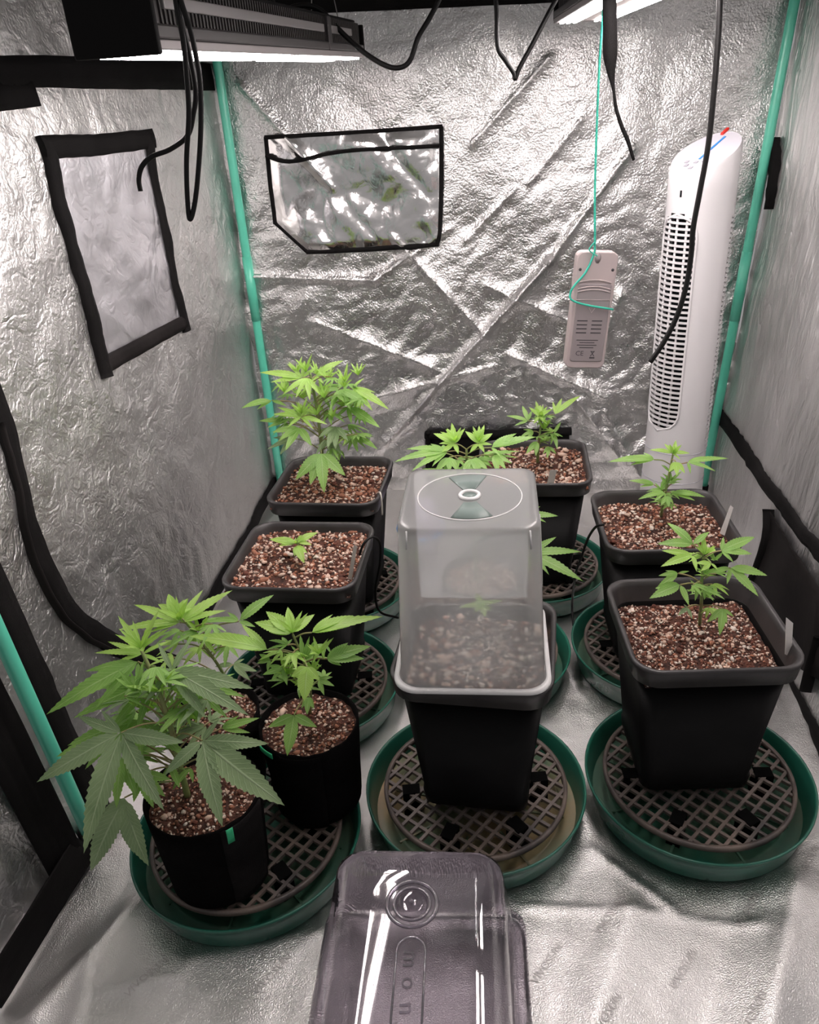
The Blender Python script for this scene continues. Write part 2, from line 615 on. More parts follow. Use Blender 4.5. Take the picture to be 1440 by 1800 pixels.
# ------------------------------------------------------------------ the tent shell
class Wall:
    def __init__(self, p00, p10, p01, p11, hfun, inward):
        self.c = [np.asarray(p, float) for p in (p00, p10, p01, p11)]
        self.hfun = hfun
        self.n = nrm(np.cross(self.c[1] - self.c[0], self.c[2] - self.c[0]))
        if np.dot(self.n, inward) < 0:
            self.n = -self.n
        self.w = np.linalg.norm(self.c[1] - self.c[0])
        self.h = np.linalg.norm(self.c[2] - self.c[0])

    def flat(self, s, t):
        s = np.asarray(s, float)[..., None]
        t = np.asarray(t, float)[..., None]
        a, b, c, d = self.c
        return (a * (1 - s) + b * s) * (1 - t) + (c * (1 - s) + d * s) * t

    def at(self, s, t, off=0.0):
        h = self.hfun(np.asarray(s, float) * self.w, np.asarray(t, float) * self.h)
        return self.flat(s, t) + (np.asarray(h) + off)[..., None] * self.n

    def hit(self, px, py):
        d = ray(px, py)
        s, t, k = 0.5, 0.4, 1.5
        for _ in range(12):
            P = self.flat(s, t)
            a, b, c, e = self.c
            ds = (b - a) * (1 - t) + (e - c) * t
            dt = (c - a) * (1 - s) + (e - b) * s
            J = np.stack([ds, dt, -d], 1)
            r = P - (CAM + k * d)
            st = np.linalg.solve(J, -r)
            s, t, k = s + st[0], t + st[1], k + st[2]
        return s, t

    def mesh(self, name, m, ns, nt):
        S, T = np.meshgrid(np.linspace(0, 1, ns + 1), np.linspace(0, 1, nt + 1))
        P = self.at(S.ravel(), T.ravel())
        i = np.arange(ns * nt)
        r, c = i // ns, i % ns
        q = r * (ns + 1) + c
        Fc = np.stack([q, q + 1, q + ns + 2, q + ns + 1], 1)
        P0 = P[0]
        e1, e2 = P[1] - P0, P[ns + 1] - P0
        if np.dot(np.cross(e1, e2), self.n) < 0:
            Fc = Fc[:, ::-1]
        me = bpy.data.meshes.new(name)
        me.vertices.add(len(P))
        me.vertices.foreach_set('co', P.ravel())
        me.loops.add(4 * len(Fc))
        me.loops.foreach_set('vertex_index', Fc.ravel().astype(np.int32))
        me.polygons.add(len(Fc))
        me.polygons.foreach_set('loop_start', np.arange(0, 4 * len(Fc), 4, dtype=np.int32))
        me.polygons.foreach_set('use_smooth', np.ones(len(Fc), dtype=bool))
        me.materials.append(M[m])
        me.update(calc_edges=True)
        me.validate()
        o = bpy.data.objects.new(name, me)
        link(o)
        o['kind'] = 'structure'
        return o

    def ribbon(self, name, st, width, m, parent, thick=0.0018, jag=0.0):
        """sewn tape lying on the fabric; st = list of (s,t)"""
        path = smooth_path([np.array((a * self.w, b * self.h)) for a, b in st], 8) if len(st) > 2 else \
            [np.array((st[0][0] * self.w, st[0][1] * self.h)) * (1 - k / 24) + np.array((st[1][0] * self.w, st[1][1] * self.h)) * k / 24 for k in range(25)]
        n = len(path)
        ws = [width] * n if np.isscalar(width) else list(np.interp(np.linspace(0, 1, n), np.linspace(0, 1, len(width)), width))
        V, Fc = [], []
        for i in range(n):
            tg = nrm(path[min(i + 1, n - 1)] - path[max(i - 1, 0)])
            sd = np.array((-tg[1], tg[0]))
            w = ws[i] * (1 + (random.uniform(-jag, jag) if jag else 0))
            row = []
            for k, (q, o) in enumerate(((-1, -0.002), (-1, thick), (-0.33, thick * 1.3), (0.33, thick * 1.3), (1, thick), (1, -0.002))):
                p = path[i] + sd * (w / 2) * q
                row.append(self.at(p[0] / self.w, p[1] / self.h, o + 0.0006))
            V += row
        for i in range(n - 1):
            for k in range(5):
                Fc.append((i * 6 + k, i * 6 + k + 1, (i + 1) * 6 + k + 1, (i + 1) * 6 + k))
        Fc.append((0, 1, 2, 3, 4, 5))
        Fc.append(tuple((n - 1) * 6 + k for k in (5, 4, 3, 2, 1, 0)))
        return mesh_obj(name, V, Fc, m, parent)

    def px_ribbon(self, name, pxs, width, m, parent, **kw):
        return self.ribbon(name, [self.hit(*p) for p in pxs], width, m, parent, **kw)

    def panel(self, name, left, right, rows, cols, off, m, parent, extra=None):
        """sheet between two px polylines (top to bottom), lying just off the wall"""
        L = [np.array(self.hit(*p)) for p in left]
        Rr = [np.array(self.hit(*p)) for p in right]

        def along(pl, t):
            d = [0]
            for i in range(1, len(pl)):
                d.append(d[-1] + np.linalg.norm((pl[i] - pl[i - 1]) * (self.w, self.h)))
            x = t * d[-1]
            return np.array((np.interp(x, d, [p[0] for p in pl]), np.interp(x, d, [p[1] for p in pl])))
        V, Fc = [], []
        for r in range(rows + 1):
            a, b = along(L, r / rows), along(Rr, r / rows)
            for c in range(cols + 1):
                p = a + (b - a) * c / cols
                e = 0.0
                if extra is not None:
                    edge = min(r, rows - r, c, cols - c) / 4
                    e = extra(p[0] * self.w, p[1] * self.h) * min(1, edge)
                V.append(self.at(p[0], p[1], off + e))
        for r in range(rows):
            for c in range(cols):
                q = r * (cols + 1) + c
                Fc.append((q, q + 1, q + cols + 2, q + cols + 1))
        o = mesh_obj(name, V, Fc, m, parent)
        md = o.modifiers.new('thickness', 'SOLIDIFY')
        md.thickness = 0.0012
        md.offset = 0
        return o


def h_back(x, y):
    wx = x + 0.03 * noise2(x * 5, y * 5, 1)
    wy = y + 0.03 * noise2(x * 5, y * 5, 2)
    u, v = (wx + wy) * 0.707, (wx - wy) * 0.707
    low = np.clip((0.92 - y) / 0.5, 0, 1)
    h = 0.013 * np.abs(noise2(u * 3.4, v * 5.0, 3)) + (0.0024 + 0.0085 * low) * np.abs(noise2(u * 9, v * 14, 4)) \
        + (0.0010 + 0.0026 * low) * np.abs(noise2(wx * 24, wy * 24, 5)) + (0.0004 + 0.0007 * low) * noise2(wx * 60, wy * 60, 6)
    h = h + 0.014 * noise2(x * 2.0, y * 2.0, 7)
    for a, b, hh, w in BACK_FOLDS:
        d, sd = seg_dist(x, y, a, b)
        h = h + hh * np.exp(-(d / w) ** 1.3) * (1 + 0.25 * sd)
    return h


def h_left(x, y):
    wx = x + 0.02 * noise2(x * 6, y * 6, 11)
    wy = y + 0.02 * noise2(x * 6, y * 6, 12)
    return 0.008 * np.abs(noise2(wx * 6, wy * 4.5, 13)) + 0.0034 * np.abs(noise2(wx * 17, wy * 13, 14)) \
        + 0.0006 * noise2(wx * 40, wy * 32, 15) + 0.012 * noise2(x * 2, y * 2, 16)


def h_right(x, y):
    wx = x + 0.012 * noise2(x * 6, y * 3, 21)
    return 0.006 * np.abs(noise2(wx * 16, y * 3.0, 22)) + 0.0028 * np.abs(noise2(wx * 36, y * 7, 23)) \
        + 0.0012 * noise2(wx * 70, y * 22, 24) + 0.010 * noise2(x * 2, y * 1.6, 25)


def h_floor(x, y):
    wx = x + 0.04 * noise2(x * 3, y * 3, 31)
    h = 0.0045 * np.abs(noise2(wx * 6, y * 4, 32)) + 0.0018 * np.abs(noise2(wx * 15, y * 12, 33)) + 0.0006 * noise2(x * 40, y * 40, 34)
    for a, b, hh, w in FLOOR_FOLDS:
        d, sd = seg_dist(x, y, a, b)
        h = h + hh * np.exp(-(d / w) ** 1.2)
    return h * 0.8 - 0.004


BACK_FOLDS = []
FLOOR_FOLDS = []
LB = np.array((-0.374, 2.05))
RB = np.array((0.795, 1.875))
LF = np.array((-0.515, 0.84))
RF = np.array((0.575, 0.62))
TOP = 1.55
back = Wall((*LB, -0.02), (*RB, -0.02), (LB[0] - 0.01, LB[1] + 0.01, TOP), (RB[0] + 0.085, RB[1] + 0.01, TOP), h_back, (0, -1, 0))
left = Wall((*LF, -0.02), (*LB, -0.02), (LF[0] - 0.24, LF[1], TOP), (LB[0] - 0.01, LB[1] + 0.01, TOP), h_left, (1, 0, 0))
right = Wall((*RB, -0.02), (*RF, -0.02), (RB[0] + 0.085, RB[1] + 0.01, TOP), (RF[0] + 0.15, RF[1], TOP), h_right, (-1, 0, 0))
floor = Wall((-0.95, 0.15, 0), (0.95, 0.15, 0), (-0.95, 2.12, 0), (0.95, 2.12, 0), h_floor, (0, 0, 1))


def wm(wall, px, py):
    s, t = wall.hit(px, py)
    return (s * wall.w, t * wall.h)


for a, b, hh, w in (((680, 775), (965, 455), 0.020, 0.012), ((965, 455), (1110, 260), 0.012, 0.010),
                    ((430, 150), (590, 330), 0.010, 0.010), ((450, 482), (660, 488), 0.012, 0.010),
                    ((660, 488), (790, 400), 0.008, 0.010), ((700, 420), (860, 590), 0.009, 0.010),
                    ((830, 250), (965, 100), 0.008, 0.012), ((900, 620), (1060, 690), 0.014, 0.016),
                    ((1010, 690), (1090, 800), 0.014, 0.012), ((560, 560), (760, 640), 0.012, 0.018),
                    ((640, 700), (860, 640), 0.012, 0.015), ((1090, 520), (1040, 640), 0.010, 0.014),
                    ((930, 320), (1020, 210), 0.006, 0.008), ((820, 420), (905, 330), 0.006, 0.008),
                    ((1120, 830), (1060, 720), 0.015, 0.02), ((860, 500), (1000, 560), 0.009, 0.012)):
    BACK_FOLDS.append((wm(back, *a), wm(back, *b), hh, w))
for a, b, hh, w in (((1035, 1490), (1180, 1600), 0.006, 0.006), ((920, 1592), (1340, 1625), 0.004, 0.006),
                    ((1110, 1600), (1040, 1820), 0.016, 0.045), ((1400, 1560), (1350, 1820), 0.022, 0.04),
                    ((1290, 1590), (1230, 1820), -0.012, 0.04), ((60, 1790), (230, 1600), 0.014, 0.022), ((330, 1690), (560, 1640), 0.010, 0.03),
                    ((160, 1700), (130, 1800), 0.010, 0.012), ((180, 1740), (300, 1720), 0.006, 0.01)):
    FLOOR_FOLDS.append((wm(floor, *a), wm(floor, *b), hh, w))

floor_o = tag(floor.mesh('floor', 'foil_floor', 300, 310), 'crumpled silver reflective tent floor under the green saucers', None, kind='structure')
back_o = tag(back.mesh('wall_back', 'foil_back', 290, 360), 'crinkled silver foil rear wall of the tent with stitched pocket', None, kind='structure')
left_o = tag(left.mesh('wall_left', 'foil_side', 270, 320), 'crinkled silver foil wall on the left with taped window', None, kind='structure')
right_o = tag(right.mesh('wall_right', 'foil_right', 280, 260), 'smooth silver foil wall on the right beside the tower fan', None, kind='structure')

# roof of the tent
cv, cf = box_geo(0.1, 1.3, TOP + 0.01, 1.9, 1.7, 0.02)
tag(mesh_obj('ceiling', cv, cf, 'foil_side', smooth=False), 'silver tent roof above the grow lights', None, kind='structure')

# ---- details sewn to the walls
back.ribbon('black_band', [(0.0, 0.764), (1.0, 0.744)], 0.075, 'black_fabric', back_o)
# pocket on the rear wall


def pocket_h(x, y):
    u = x * 0.80 + y * 0.60 + 0.012 * noise2(x * 9, y * 9, 43)
    return 0.011 * np.abs(noise2(u * 13, 0.3 + (y - x) * 0.9, 41)) + 0.0015 * np.abs(noise2(x * 12, y * 12, 42)) + 0.002


back.panel('pocket_panel', [(470, 240), (487, 392), (545, 440)], [(776, 222), (775, 405), (770, 428)], 44, 60, 0.004,
           'foil_pocket', back_o, pocket_h)
back.px_ribbon('pocket_trim', [(468, 241), (560, 236), (680, 229), (778, 222)], 0.0085, 'tape', back_o, thick=0.006)
back.px_ribbon('pocket_trim', [(470, 240), (477, 310), (487, 392)], 0.0085, 'tape', back_o, thick=0.006)
back.px_ribbon('pocket_trim', [(487, 390), (512, 410), (545, 440)], 0.0085, 'tape', back_o, thick=0.006)
back.px_ribbon('pocket_trim', [(543, 440), (660, 436), (772, 428)], 0.0095, 'tape', back_o, thick=0.006)
back.px_ribbon('pocket_trim', [(776, 222), (777, 320), (774, 405), (769, 430)], 0.0085, 'tape', back_o, thick=0.006)
back.px_ribbon('pocket_seam', [(474, 272), (500, 281), (530, 281), (575, 270), (640, 262), (774, 256)], 0.008, 'tape', back_o, thick=0.021)
# low black vent in the rear wall
back.panel('vent_panel', [(752, 760), (752, 872)], [(1000, 752), (1000, 872)], 10, 16, 0.010, 'black_fabric', back_o)
back.px_ribbon('vent_trim', [(748, 761), (870, 758), (1004, 752)], 0.016, 'tape', back_o, thick=0.018)
back.px_ribbon('vent_trim', [(754, 755), (754, 872)], 0.014, 'tape', back_o, thick=0.018)
# taped window in the left wall
left.panel('window_film', [(75, 262), (132, 450), (190, 650)], [(258, 250), (288, 420), (318, 575)], 30, 24, 0.003, 'foil_window', left_o, lambda x, y: 0.006 * np.abs(noise2(x * 12, y * 8, 45)))
left.px_ribbon('window_tape', [(62, 262), (160, 257), (262, 245)], 0.034, 'tape', left_o, jag=0.04, thick=0.008)
left.px_ribbon('window_tape', [(70, 246), (92, 340), (118, 420), (150, 520), (170, 590), (188, 664)], 0.027, 'tape', left_o, jag=0.05, thick=0.008)
left.px_ribbon('window_tape', [(254, 236), (268, 330), (288, 430), (302, 510), (320, 584)], 0.024, 'tape', left_o, jag=0.05, thick=0.008)
left.px_ribbon('window_tape', [(182, 643), (250, 605), (318, 566)], 0.028, 'flap', left_o, jag=0.03, thick=0.008)
left.px_ribbon('black_band', [(-40, 128), (60, 128), (180, 130), (300, 132), (388, 137)], [0.040, 0.044, 0.05, 0.055, 0.055], 'black_fabric', left_o)
left.px_ribbon('tape_patch', [(-20, 174), (56, 166)], 0.036, 'black_fabric', left_o)
# curved zip of the side door
left.px_ribbon('zip_tape', [(-30, 660), (2, 745), (30, 850), (60, 950), (105, 1045), (150, 1098), (215, 1140), (300, 1170)],
               0.036, 'tape', left_o, thick=0.004, jag=0.04)
left.px_ribbon('zip_seam', [(-12, 745), (17, 850), (44, 955), (88, 1055), (140, 1112), (205, 1152)], 0.005, 'flap', left_o, thick=0.009)
left.px_ribbon('base_band', [(484, 845), (440, 925), (395, 1000), (340, 1090)], 0.035, 'black_fabric', left_o, thick=0.006)
left.px_ribbon('corner_band', [(-60, 950), (20, 1100), (100, 1270), (160, 1400), (190, 1490)], 0.045, 'black_fabric', left_o, thick=0.006)
# right wall strap and flap
right.px_ribbon('wall_strap', [(1270, 728), (1318, 790), (1360, 856), (1400, 918), (1450, 985), (1500, 1050)], [0.034, 0.034, 0.030, 0.028, 0.028], 'black_fabric', right_o,
                thick=0.005, jag=0.05)
right.panel('wall_flap', [(1360, 900), (1352, 960), (1330, 1020), (1330, 1130)], [(1364, 900), (1400, 965), (1450, 1045), (1450, 1200)], 16, 10, 0.008, 'flap', right_o)
right.px_ribbon('flap_trim', [(1362, 896), (1358, 945), (1346, 985), (1330, 1025)], 0.014, 'tape', right_o, thick=0.014)
right.px_ribbon('flap_trim', [(1446, 1120), (1430, 1170), (1418, 1215)], 0.008, 'tape', right_o, thick=0.014)
right.px_ribbon('hook_patch', [(1366, 244), (1362, 300), (1352, 368)], [0.022, 0.03, 0.022], 'tape', right_o, thick=0.012, jag=0.25)
right.px_ribbon('base_band', [(1330, 1080), (1392, 1222), (1450, 1330), (1520, 1450)], 0.035, 'black_fabric', right_o, thick=0.006)


# maker's mark embossed all over the foil (faint diagonal repeats)
def make_text(body, size):
    cu = bpy.data.curves.new('emboss', 'FONT')
    cu.body = body
    cu.size = size
    cu.align_x = 'CENTER'
    cu.align_y = 'CENTER'
    cu.resolution_u = 2
    ob = bpy.data.objects.new('emboss', cu)
    COL.objects.link(ob)
    dg = bpy.context.evaluated_depsgraph_get()
    me = bpy.data.meshes.new_from_object(ob.evaluated_get(dg))
    co = np.array([v.co[:] for v in me.vertices])
    fa = [tuple(p.vertices) for p in me.polygons]
    bpy.data.objects.remove(ob)
    bpy.data.meshes.remove(me)
    return co, fa


TXT = make_text('VIVOSUN', 0.017)


def emboss(wall, parent, px, py, ang=45, sc=1.0):
    s, t = wall.hit(px, py)
    co, fa = TXT
    a = math.radians(ang)
    x = (co[:, 0] * math.cos(a) - co[:, 1] * math.sin(a)) * sc + s * wall.w
    y = (co[:, 0] * math.sin(a) + co[:, 1] * math.cos(a)) * sc + t * wall.h
    P = wall.at(x / wall.w, y / wall.h, 0.0012)
    fs = fa
    mesh_obj('printed_mark', P, fs, 'foil_print', parent, smooth=False)


for q in ((1203, 1702), (1315, 1597), (1070, 1616), (962, 1694), (1067, 1791), (1323, 1787), (1424, 1511), (258, 1717), (479, 1712)):
    emboss(floor, floor_o, *q, 48, 0.85)
for q in ((825, 50), (1225, 80), (870, 150), (1300, 145), (1110, 185), (940, 210), (835, 325), (985, 300), (525, 525), (470, 450), (645, 500), (560, 200)):
    emboss(back, back_o, *q, 48, 1.1)


# ------------------------------------------------------------------ tent poles
def pole(name, p0, p1, label, joint=None):
    p0, p1 = np.array(p0), np.array(p1)
    o = thing(name, label, 'pole', p0)
    L = p1 - p0
    tube('pole_tube', [p0 * 0 + L * k / 10 for k in range(11)], 0.0105, 'pole', o, 16, 0)
    if joint:
        tube('pole_joint', [L * (joint - 0.002), L * (joint + 0.10)], 0.0118, 'pole', o, 16, 0)
    e = nrm(L)
    tube('foot_cap', [e * 0.0, e * 0.03], 0.013, 'black_fabric', o, 16, 0)
    return o


pole('tent_pole', (LB[0] + 0.020, LB[1] - 0.024, 0.0), (LB[0] + 0.012, LB[1] - 0.016, TOP - 0.02), 'green tent pole in the rear corner behind the bushy plant', 0.32)
pole('tent_pole', (RB[0] - 0.030, RB[1] - 0.030, 0.0), (RB[0] + 0.064, RB[1] - 0.018, TOP - 0.02), 'green tent pole in the rear corner beside the white tower fan', 0.30)
_pb = onz(166, 1484, 0.0)
_pm = onplane(2, 1122, (0, _pb[1] + 0.0, 0), np.array((0.0, 1.0, 0.0)))
pole('tent_pole', _pb, _pb + (_pm - _pb) * (1.0 / max(0.2, _pm[2])) * 1.0, 'green tent pole at the front corner beside the large-leaved plant', 0.7)
# black sleeve on both sides of the front pole and the silver door flap beyond it
dv = nrm(_pm - _pb)


def slab(name, pts, m, thick, label=None, parent=None, kind=None, wav=0.0, n=16):
    a, b, c, d = [np.asarray(p, float) for p in pts]
    V, Fc = [], []
    nn = nrm(np.cross(b - a, d - a))
    for i in range(n + 1):
        for j in range(n + 1):
            s, t = i / n, j / n
            p = (a * (1 - s) + b * s) * (1 - t) + (d * (1 - s) + c * s) * t
            V.append(p + nn * wav * (abs(float(noise2(s * 5, t * 5, 51))) + 0.4 * float(noise2(s * 14, t * 14, 52))))
    for i in range(n):
        for j in range(n):
            q = i * (n + 1) + j
            Fc.append((q, q + n + 1, q + n + 2, q + 1))
    o = mesh_obj(name, V, Fc, m, parent)
    md = o.modifiers.new('thickness', 'SOLIDIFY')
    md.thickness = thick
    if label:
        o['label'] = label
    if kind:
        o['kind'] = kind
    return o


_q = _pb + np.array((-0.012, -0.02, 0))
slab('door_1', (_q + np.array((-0.02, -0.035, -0.005)), _q + np.array((-0.13, -0.42, -0.005)), _q + np.array((-0.42, -0.45, 0.95)), _q + dv * 0.95 + np.array((-0.02, -0.04, 0))),
     'foil_side', 0.002, 'silver door flap of the tent hanging open at the front', None, 'structure', 0.02, 60)
slab('trim_1', (_pb + np.array((0.0, -0.03, 0.0)), _pb + np.array((-0.03, -0.075, 0.0)), _pb + dv * 0.8 + np.array((-0.05, -0.075, 0)), _pb + dv * 0.8 + np.array((-0.005, -0.03, 0))),
     'black_fabric', 0.004, 'black fabric edge beside the front green pole', None, 'structure', 0.004)
slab('trim_2', (onz(168, 1500, 0.004), onz(0, 1772, 0.004), onz(-60, 1775, 0.05), onz(130, 1470, 0.05)),
     'black_fabric', 0.003, 'black edge strip along the floor at the front', None, 'structure', 0.002)


# ------------------------------------------------------------------ LED grow lights
def grow_light(p_near, p_far, width, height, label, fins=96):
    p_near, p_far = np.array(p_near, float), np.array(p_far, float)
    o = thing('grow_light', label, 'grow light', (p_near + p_far) / 2, 'hanging LED grow lights')
    L = np.linalg.norm(p_far - p_near)
    y = nrm(p_far - p_near)
    x = nrm(np.cross(y, (0, 0, 1)))
    z = np.cross(x, y)
    mw = Matrix(((x[0], y[0], z[0]), (x[1], y[1], z[1]), (x[2], y[2], z[2])))
    o.rotation_euler = mw.to_euler()

    def bx(name, c, s, m, bev=0.0, par=o):
        b = mesh_obj(name, *box_geo(*c, *s), m, par, smooth=False)
        return bevel_obj(b, bev) if bev else b
    h = height
    bx('led_board', (0, 0, 0.004), (width, L, 0.008), 'light_under', 0.001)
    bx('heat_sink_core', (0, 0, h * 0.5 + 0.004), (width * 0.86, L * 0.98, h - 0.012), 'light_grey', 0.004)
    bx('top_plate', (0, 0, h), (width * 0.7, L * 0.98, 0.006), 'light_black', 0.002)
    for s in (-1, 1):
        bx('side_rail', (s * width * 0.47, 0, 0.014), (width * 0.06, L, 0.012), 'light_grey', 0.002)
        for a, b in ((-0.47, 0.18), (0.235, 0.40)):
            bx('side_strip', (s * width * 0.452, (a + b) / 2 * L, h * 0.66), (0.004, (b - a) * L, h * 0.19), 'light_strip', 0.001)
        bx('clamp', (s * width * 0.445, 0.208 * L, h * 0.55), (0.010, 0.025 * L, h * 0.8), 'light_grey', 0.001)
    fin = None
    for k in range(fins):
        yy = -0.475 * L + k * 0.95 * L / (fins - 1)
        if fin is None:
            fin = bx('fin', (0, 0, 0), (width * 0.90, 0.0035, h - 0.022), 'light_grey')
            fin.location = (0, yy, h * 0.5 + 0.008)
        else:
            c = fin.copy()
            link(c, o)
            c.location = (0, yy, h * 0.5 + 0.008)
    bx('end_plate', (0, -L / 2 - 0.003, h * 0.56), (width * 1.02, 0.008, h * 1.25), 'light_black', 0.002)
    bx('end_plate', (0, L / 2 + 0.003, h * 0.5), (width * 1.0, 0.008, h * 0.85), 'light_black', 0.002)
    bx('end_bracket', (width * 0.15, -L / 2 - 0.01, h * 1.35), (width * 0.5, 0.02, h * 0.5), 'light_black', 0.003)
    for yy in (-0.36, 0.36):
        for s in (-1, 1):
            v, f = tube_geo([np.array((s * width * 0.3, yy * L, h)), np.array((0.0, yy * L, h + 0.16)), np.array((0.0, yy * L, TOP - p_near[2] - 0.012))], 0.0009, 6)
            mesh_obj('hanger_wire', v, f, 'light_strip', o)
    # diode rows under the board
    rows = (-0.40, -0.29, -0.18, 0.18, 0.29, 0.40)
    for i, r in enumerate(rows):
        for a, b in ((-0.47, -0.03), (0.03, 0.47)):
            m = 'led_warm' if i in (2, 3) else 'led'
            bx('diode_row', (r * width, (a + b) / 2 * L, -0.0018), (width * 0.05, (b - a) * L, 0.0024), m)
    for r in (-0.345, 0.235):
        for k in range(12):
            yy = -0.44 * L + k * 0.88 * L / 11
            bx('red_diode', (r * width, yy, -0.0012), (0.004, 0.006, 0.0020), 'led_red')
    return o


grow_light((-0.226, 0.807, 1.015), (-0.066, 1.702, 1.036), 0.078, 0.056, 'long LED grow light with ribbed heat sink hanging at the left')
grow_light((0.276, 0.52, 1.057), (0.375, 1.70, 1.070), 0.105, 0.056, 'LED grow light at the right showing its glowing diode rows')  # near part, out of view, lengthened to brighten the things in front

# ------------------------------------------------------------------ saucers, grids
ring_n = 72


def saucer(x, y, R, label, dirty='saucer_clean', water=False, rz=0.0):
    o = thing('plant_saucer', label, 'saucer', (x, y, 0.002), 'round green plant saucers', rz)
    prof_out = [(R * 0.90, 0.0), (R * 0.925, 0.004), (R * 0.955, 0.03), (R * 0.985, 0.044), (R, 0.047), (R * 1.0, 0.050),
                (R * 0.985, 0.0505), (R * 0.972, 0.047), (R * 0.945, 0.028), (R * 0.915, 0.0075)]
    V, Fc = loft([circ(a, b, ring_n) for a, b in prof_out], cap0=True)
    mesh_obj('saucer_wall', V, Fc, 'saucer', o)
    rings = [circ(a, b, ring_n) for a, b in ((R * 0.92, 0.008), (R * 0.80, 0.005), (R * 0.79, 0.0075), (R * 0.765, 0.0075), (R * 0.755, 0.005), (R * 0.3, 0.005), (R * 0.02, 0.005))]
    V, Fc = loft(rings, cap1=True)
    bs = mesh_obj('saucer_base', V, Fc, dirty, o)
    for k in range(8):
        a = 2 * math.pi * k / 8 + 0.2
        g = box_geo(R * 0.60, 0, 0.0062, R * 0.42, 0.003, 0.0036)
        r = mesh_obj('rib', *g, dirty, bs, smooth=False)
        r.rotation_euler = (0, 0, a)
    if water:
        V, Fc = loft([circ(R * 0.91, 0.0085, 48)], cap1=True)
        mesh_obj('water_film', V, Fc, 'water', o)
    return o


def grid_geo(R, pitch, bar):
    """diamond lattice clipped to a disc"""
    gs = []
    k = -int(R / pitch) - 1
    c45 = math.sqrt(0.5)
    for dirn in (0, 1):
        for i in range(-int(R / pitch), int(R / pitch) + 1):
            d = i * pitch
            if abs(d) > R * 0.97:
                continue
            half = math.sqrt(R * R - d * d)
            v, f = box_geo(0, 0, 0, bar, 2 * half, 0.005)
            v = [np.array((p[0] + d, p[1], p[2] + (0.0007 if dirn else 0))) for p in v]
            if dirn:
                v = [np.array((p[1], -p[0], p[2])) for p in v]
            gs.append((v, f))
    return join_geo(*gs)


GRID_V, GRID_F = grid_geo(0.132, 0.0185, 0.0046)
_g = [None]


def grid_stand(x, y, label, rz=0.6):
    o = thing('pot_riser', label, 'pot riser', (x, y, 0.0072), 'slatted plastic pot risers', rz)
    if _g[0] is None:
        lat = mesh_obj('lattice', [v + np.array((0, 0, 0.040)) for v in GRID_V], GRID_F, 'grid', o, smooth=False)
        rr = [circ(0.136, 0.0365, 72), circ(0.1365, 0.0445, 72), circ(0.1305, 0.0445, 72), circ(0.130, 0.0365, 72)]
        V, Fc = loft(rr + [rr[0]])
        rim = mesh_obj('ring', V, Fc, 'grid', o)
        feet = []
        for k in range(6):
            a = 2 * math.pi * k / 6 + 0.25
            ft = mesh_obj('foot', *box_geo(0.096, 0, 0.0222, 0.026, 0.019, 0.0440), 'grid_foot', o, smooth=False)
            ft.rotation_euler = (0, 0, a)
            feet.append(ft)
        _g[0] = (lat, rim, feet)
    else:
        lat, rim, feet = _g[0]
        for s in (lat, rim, *feet):
            c = s.copy()
            link(c, o)
    return o


SAUCERS = {
    'fr': (0.402, 0.861, 0.1635, 'green saucer nearest the camera on the right, under the square pot with white tag', 'saucer_clean', 0.0),
    'center': (0.0715, 0.869, 0.1635, 'green saucer with brown sediment under the domed pot in the middle', 'saucer_dirty', 0.3),
    'fl': (-0.262, 0.814, 0.1635, 'green saucer at the front left carrying the black fabric pots', 'saucer_clean', 0.5),
    'r2': (0.445, 1.180, 0.160, 'green saucer under the second square pot along the right side', 'saucer_clean', 0.1),
    'mid': (0.121, 1.196, 0.160, 'green saucer half hidden right behind the domed pot', 'saucer_clean', 0.7),
    'l2': (-0.195, 1.138, 0.160, 'green saucer under the square pot holding the smallest seedling', 'saucer_clean', 0.2),
    'back': (0.265, 1.487, 0.160, 'green saucer under the square pot at the rear centre', 'saucer_clean', 0.4),
    'lb': (-0.165, 1.466, 0.160, 'green saucer under the rear left square pot of the bushy plant', 'saucer_clean', 0.6),
}
RISER_LABELS = {
    'fr': 'dark lattice riser in the nearest green saucer on the right', 'center': 'dark lattice riser under the domed pot in the middle',
    'fl': 'dark lattice riser beneath the black fabric pots at the front left', 'r2': 'dark lattice riser under the second square pot on the right side',
    'mid': 'dark lattice riser hidden behind the domed pot', 'l2': 'dark lattice riser under the pot with the smallest seedling',
    'back': 'dark lattice riser under the rear centre square pot', 'lb': 'dark lattice riser under the rear left pot of the bushy plant'}
for k, (x, y, R, lb, dm, rz) in SAUCERS.items():
    saucer(x, y, R, lb, dm, False, rz)
    grid_stand(x, y, RISER_LABELS[k], 0.72 + rz * 0.4)
GRID_TOP = 0.0525

# ------------------------------------------------------------------ square pots
POT_TOP = 0.300


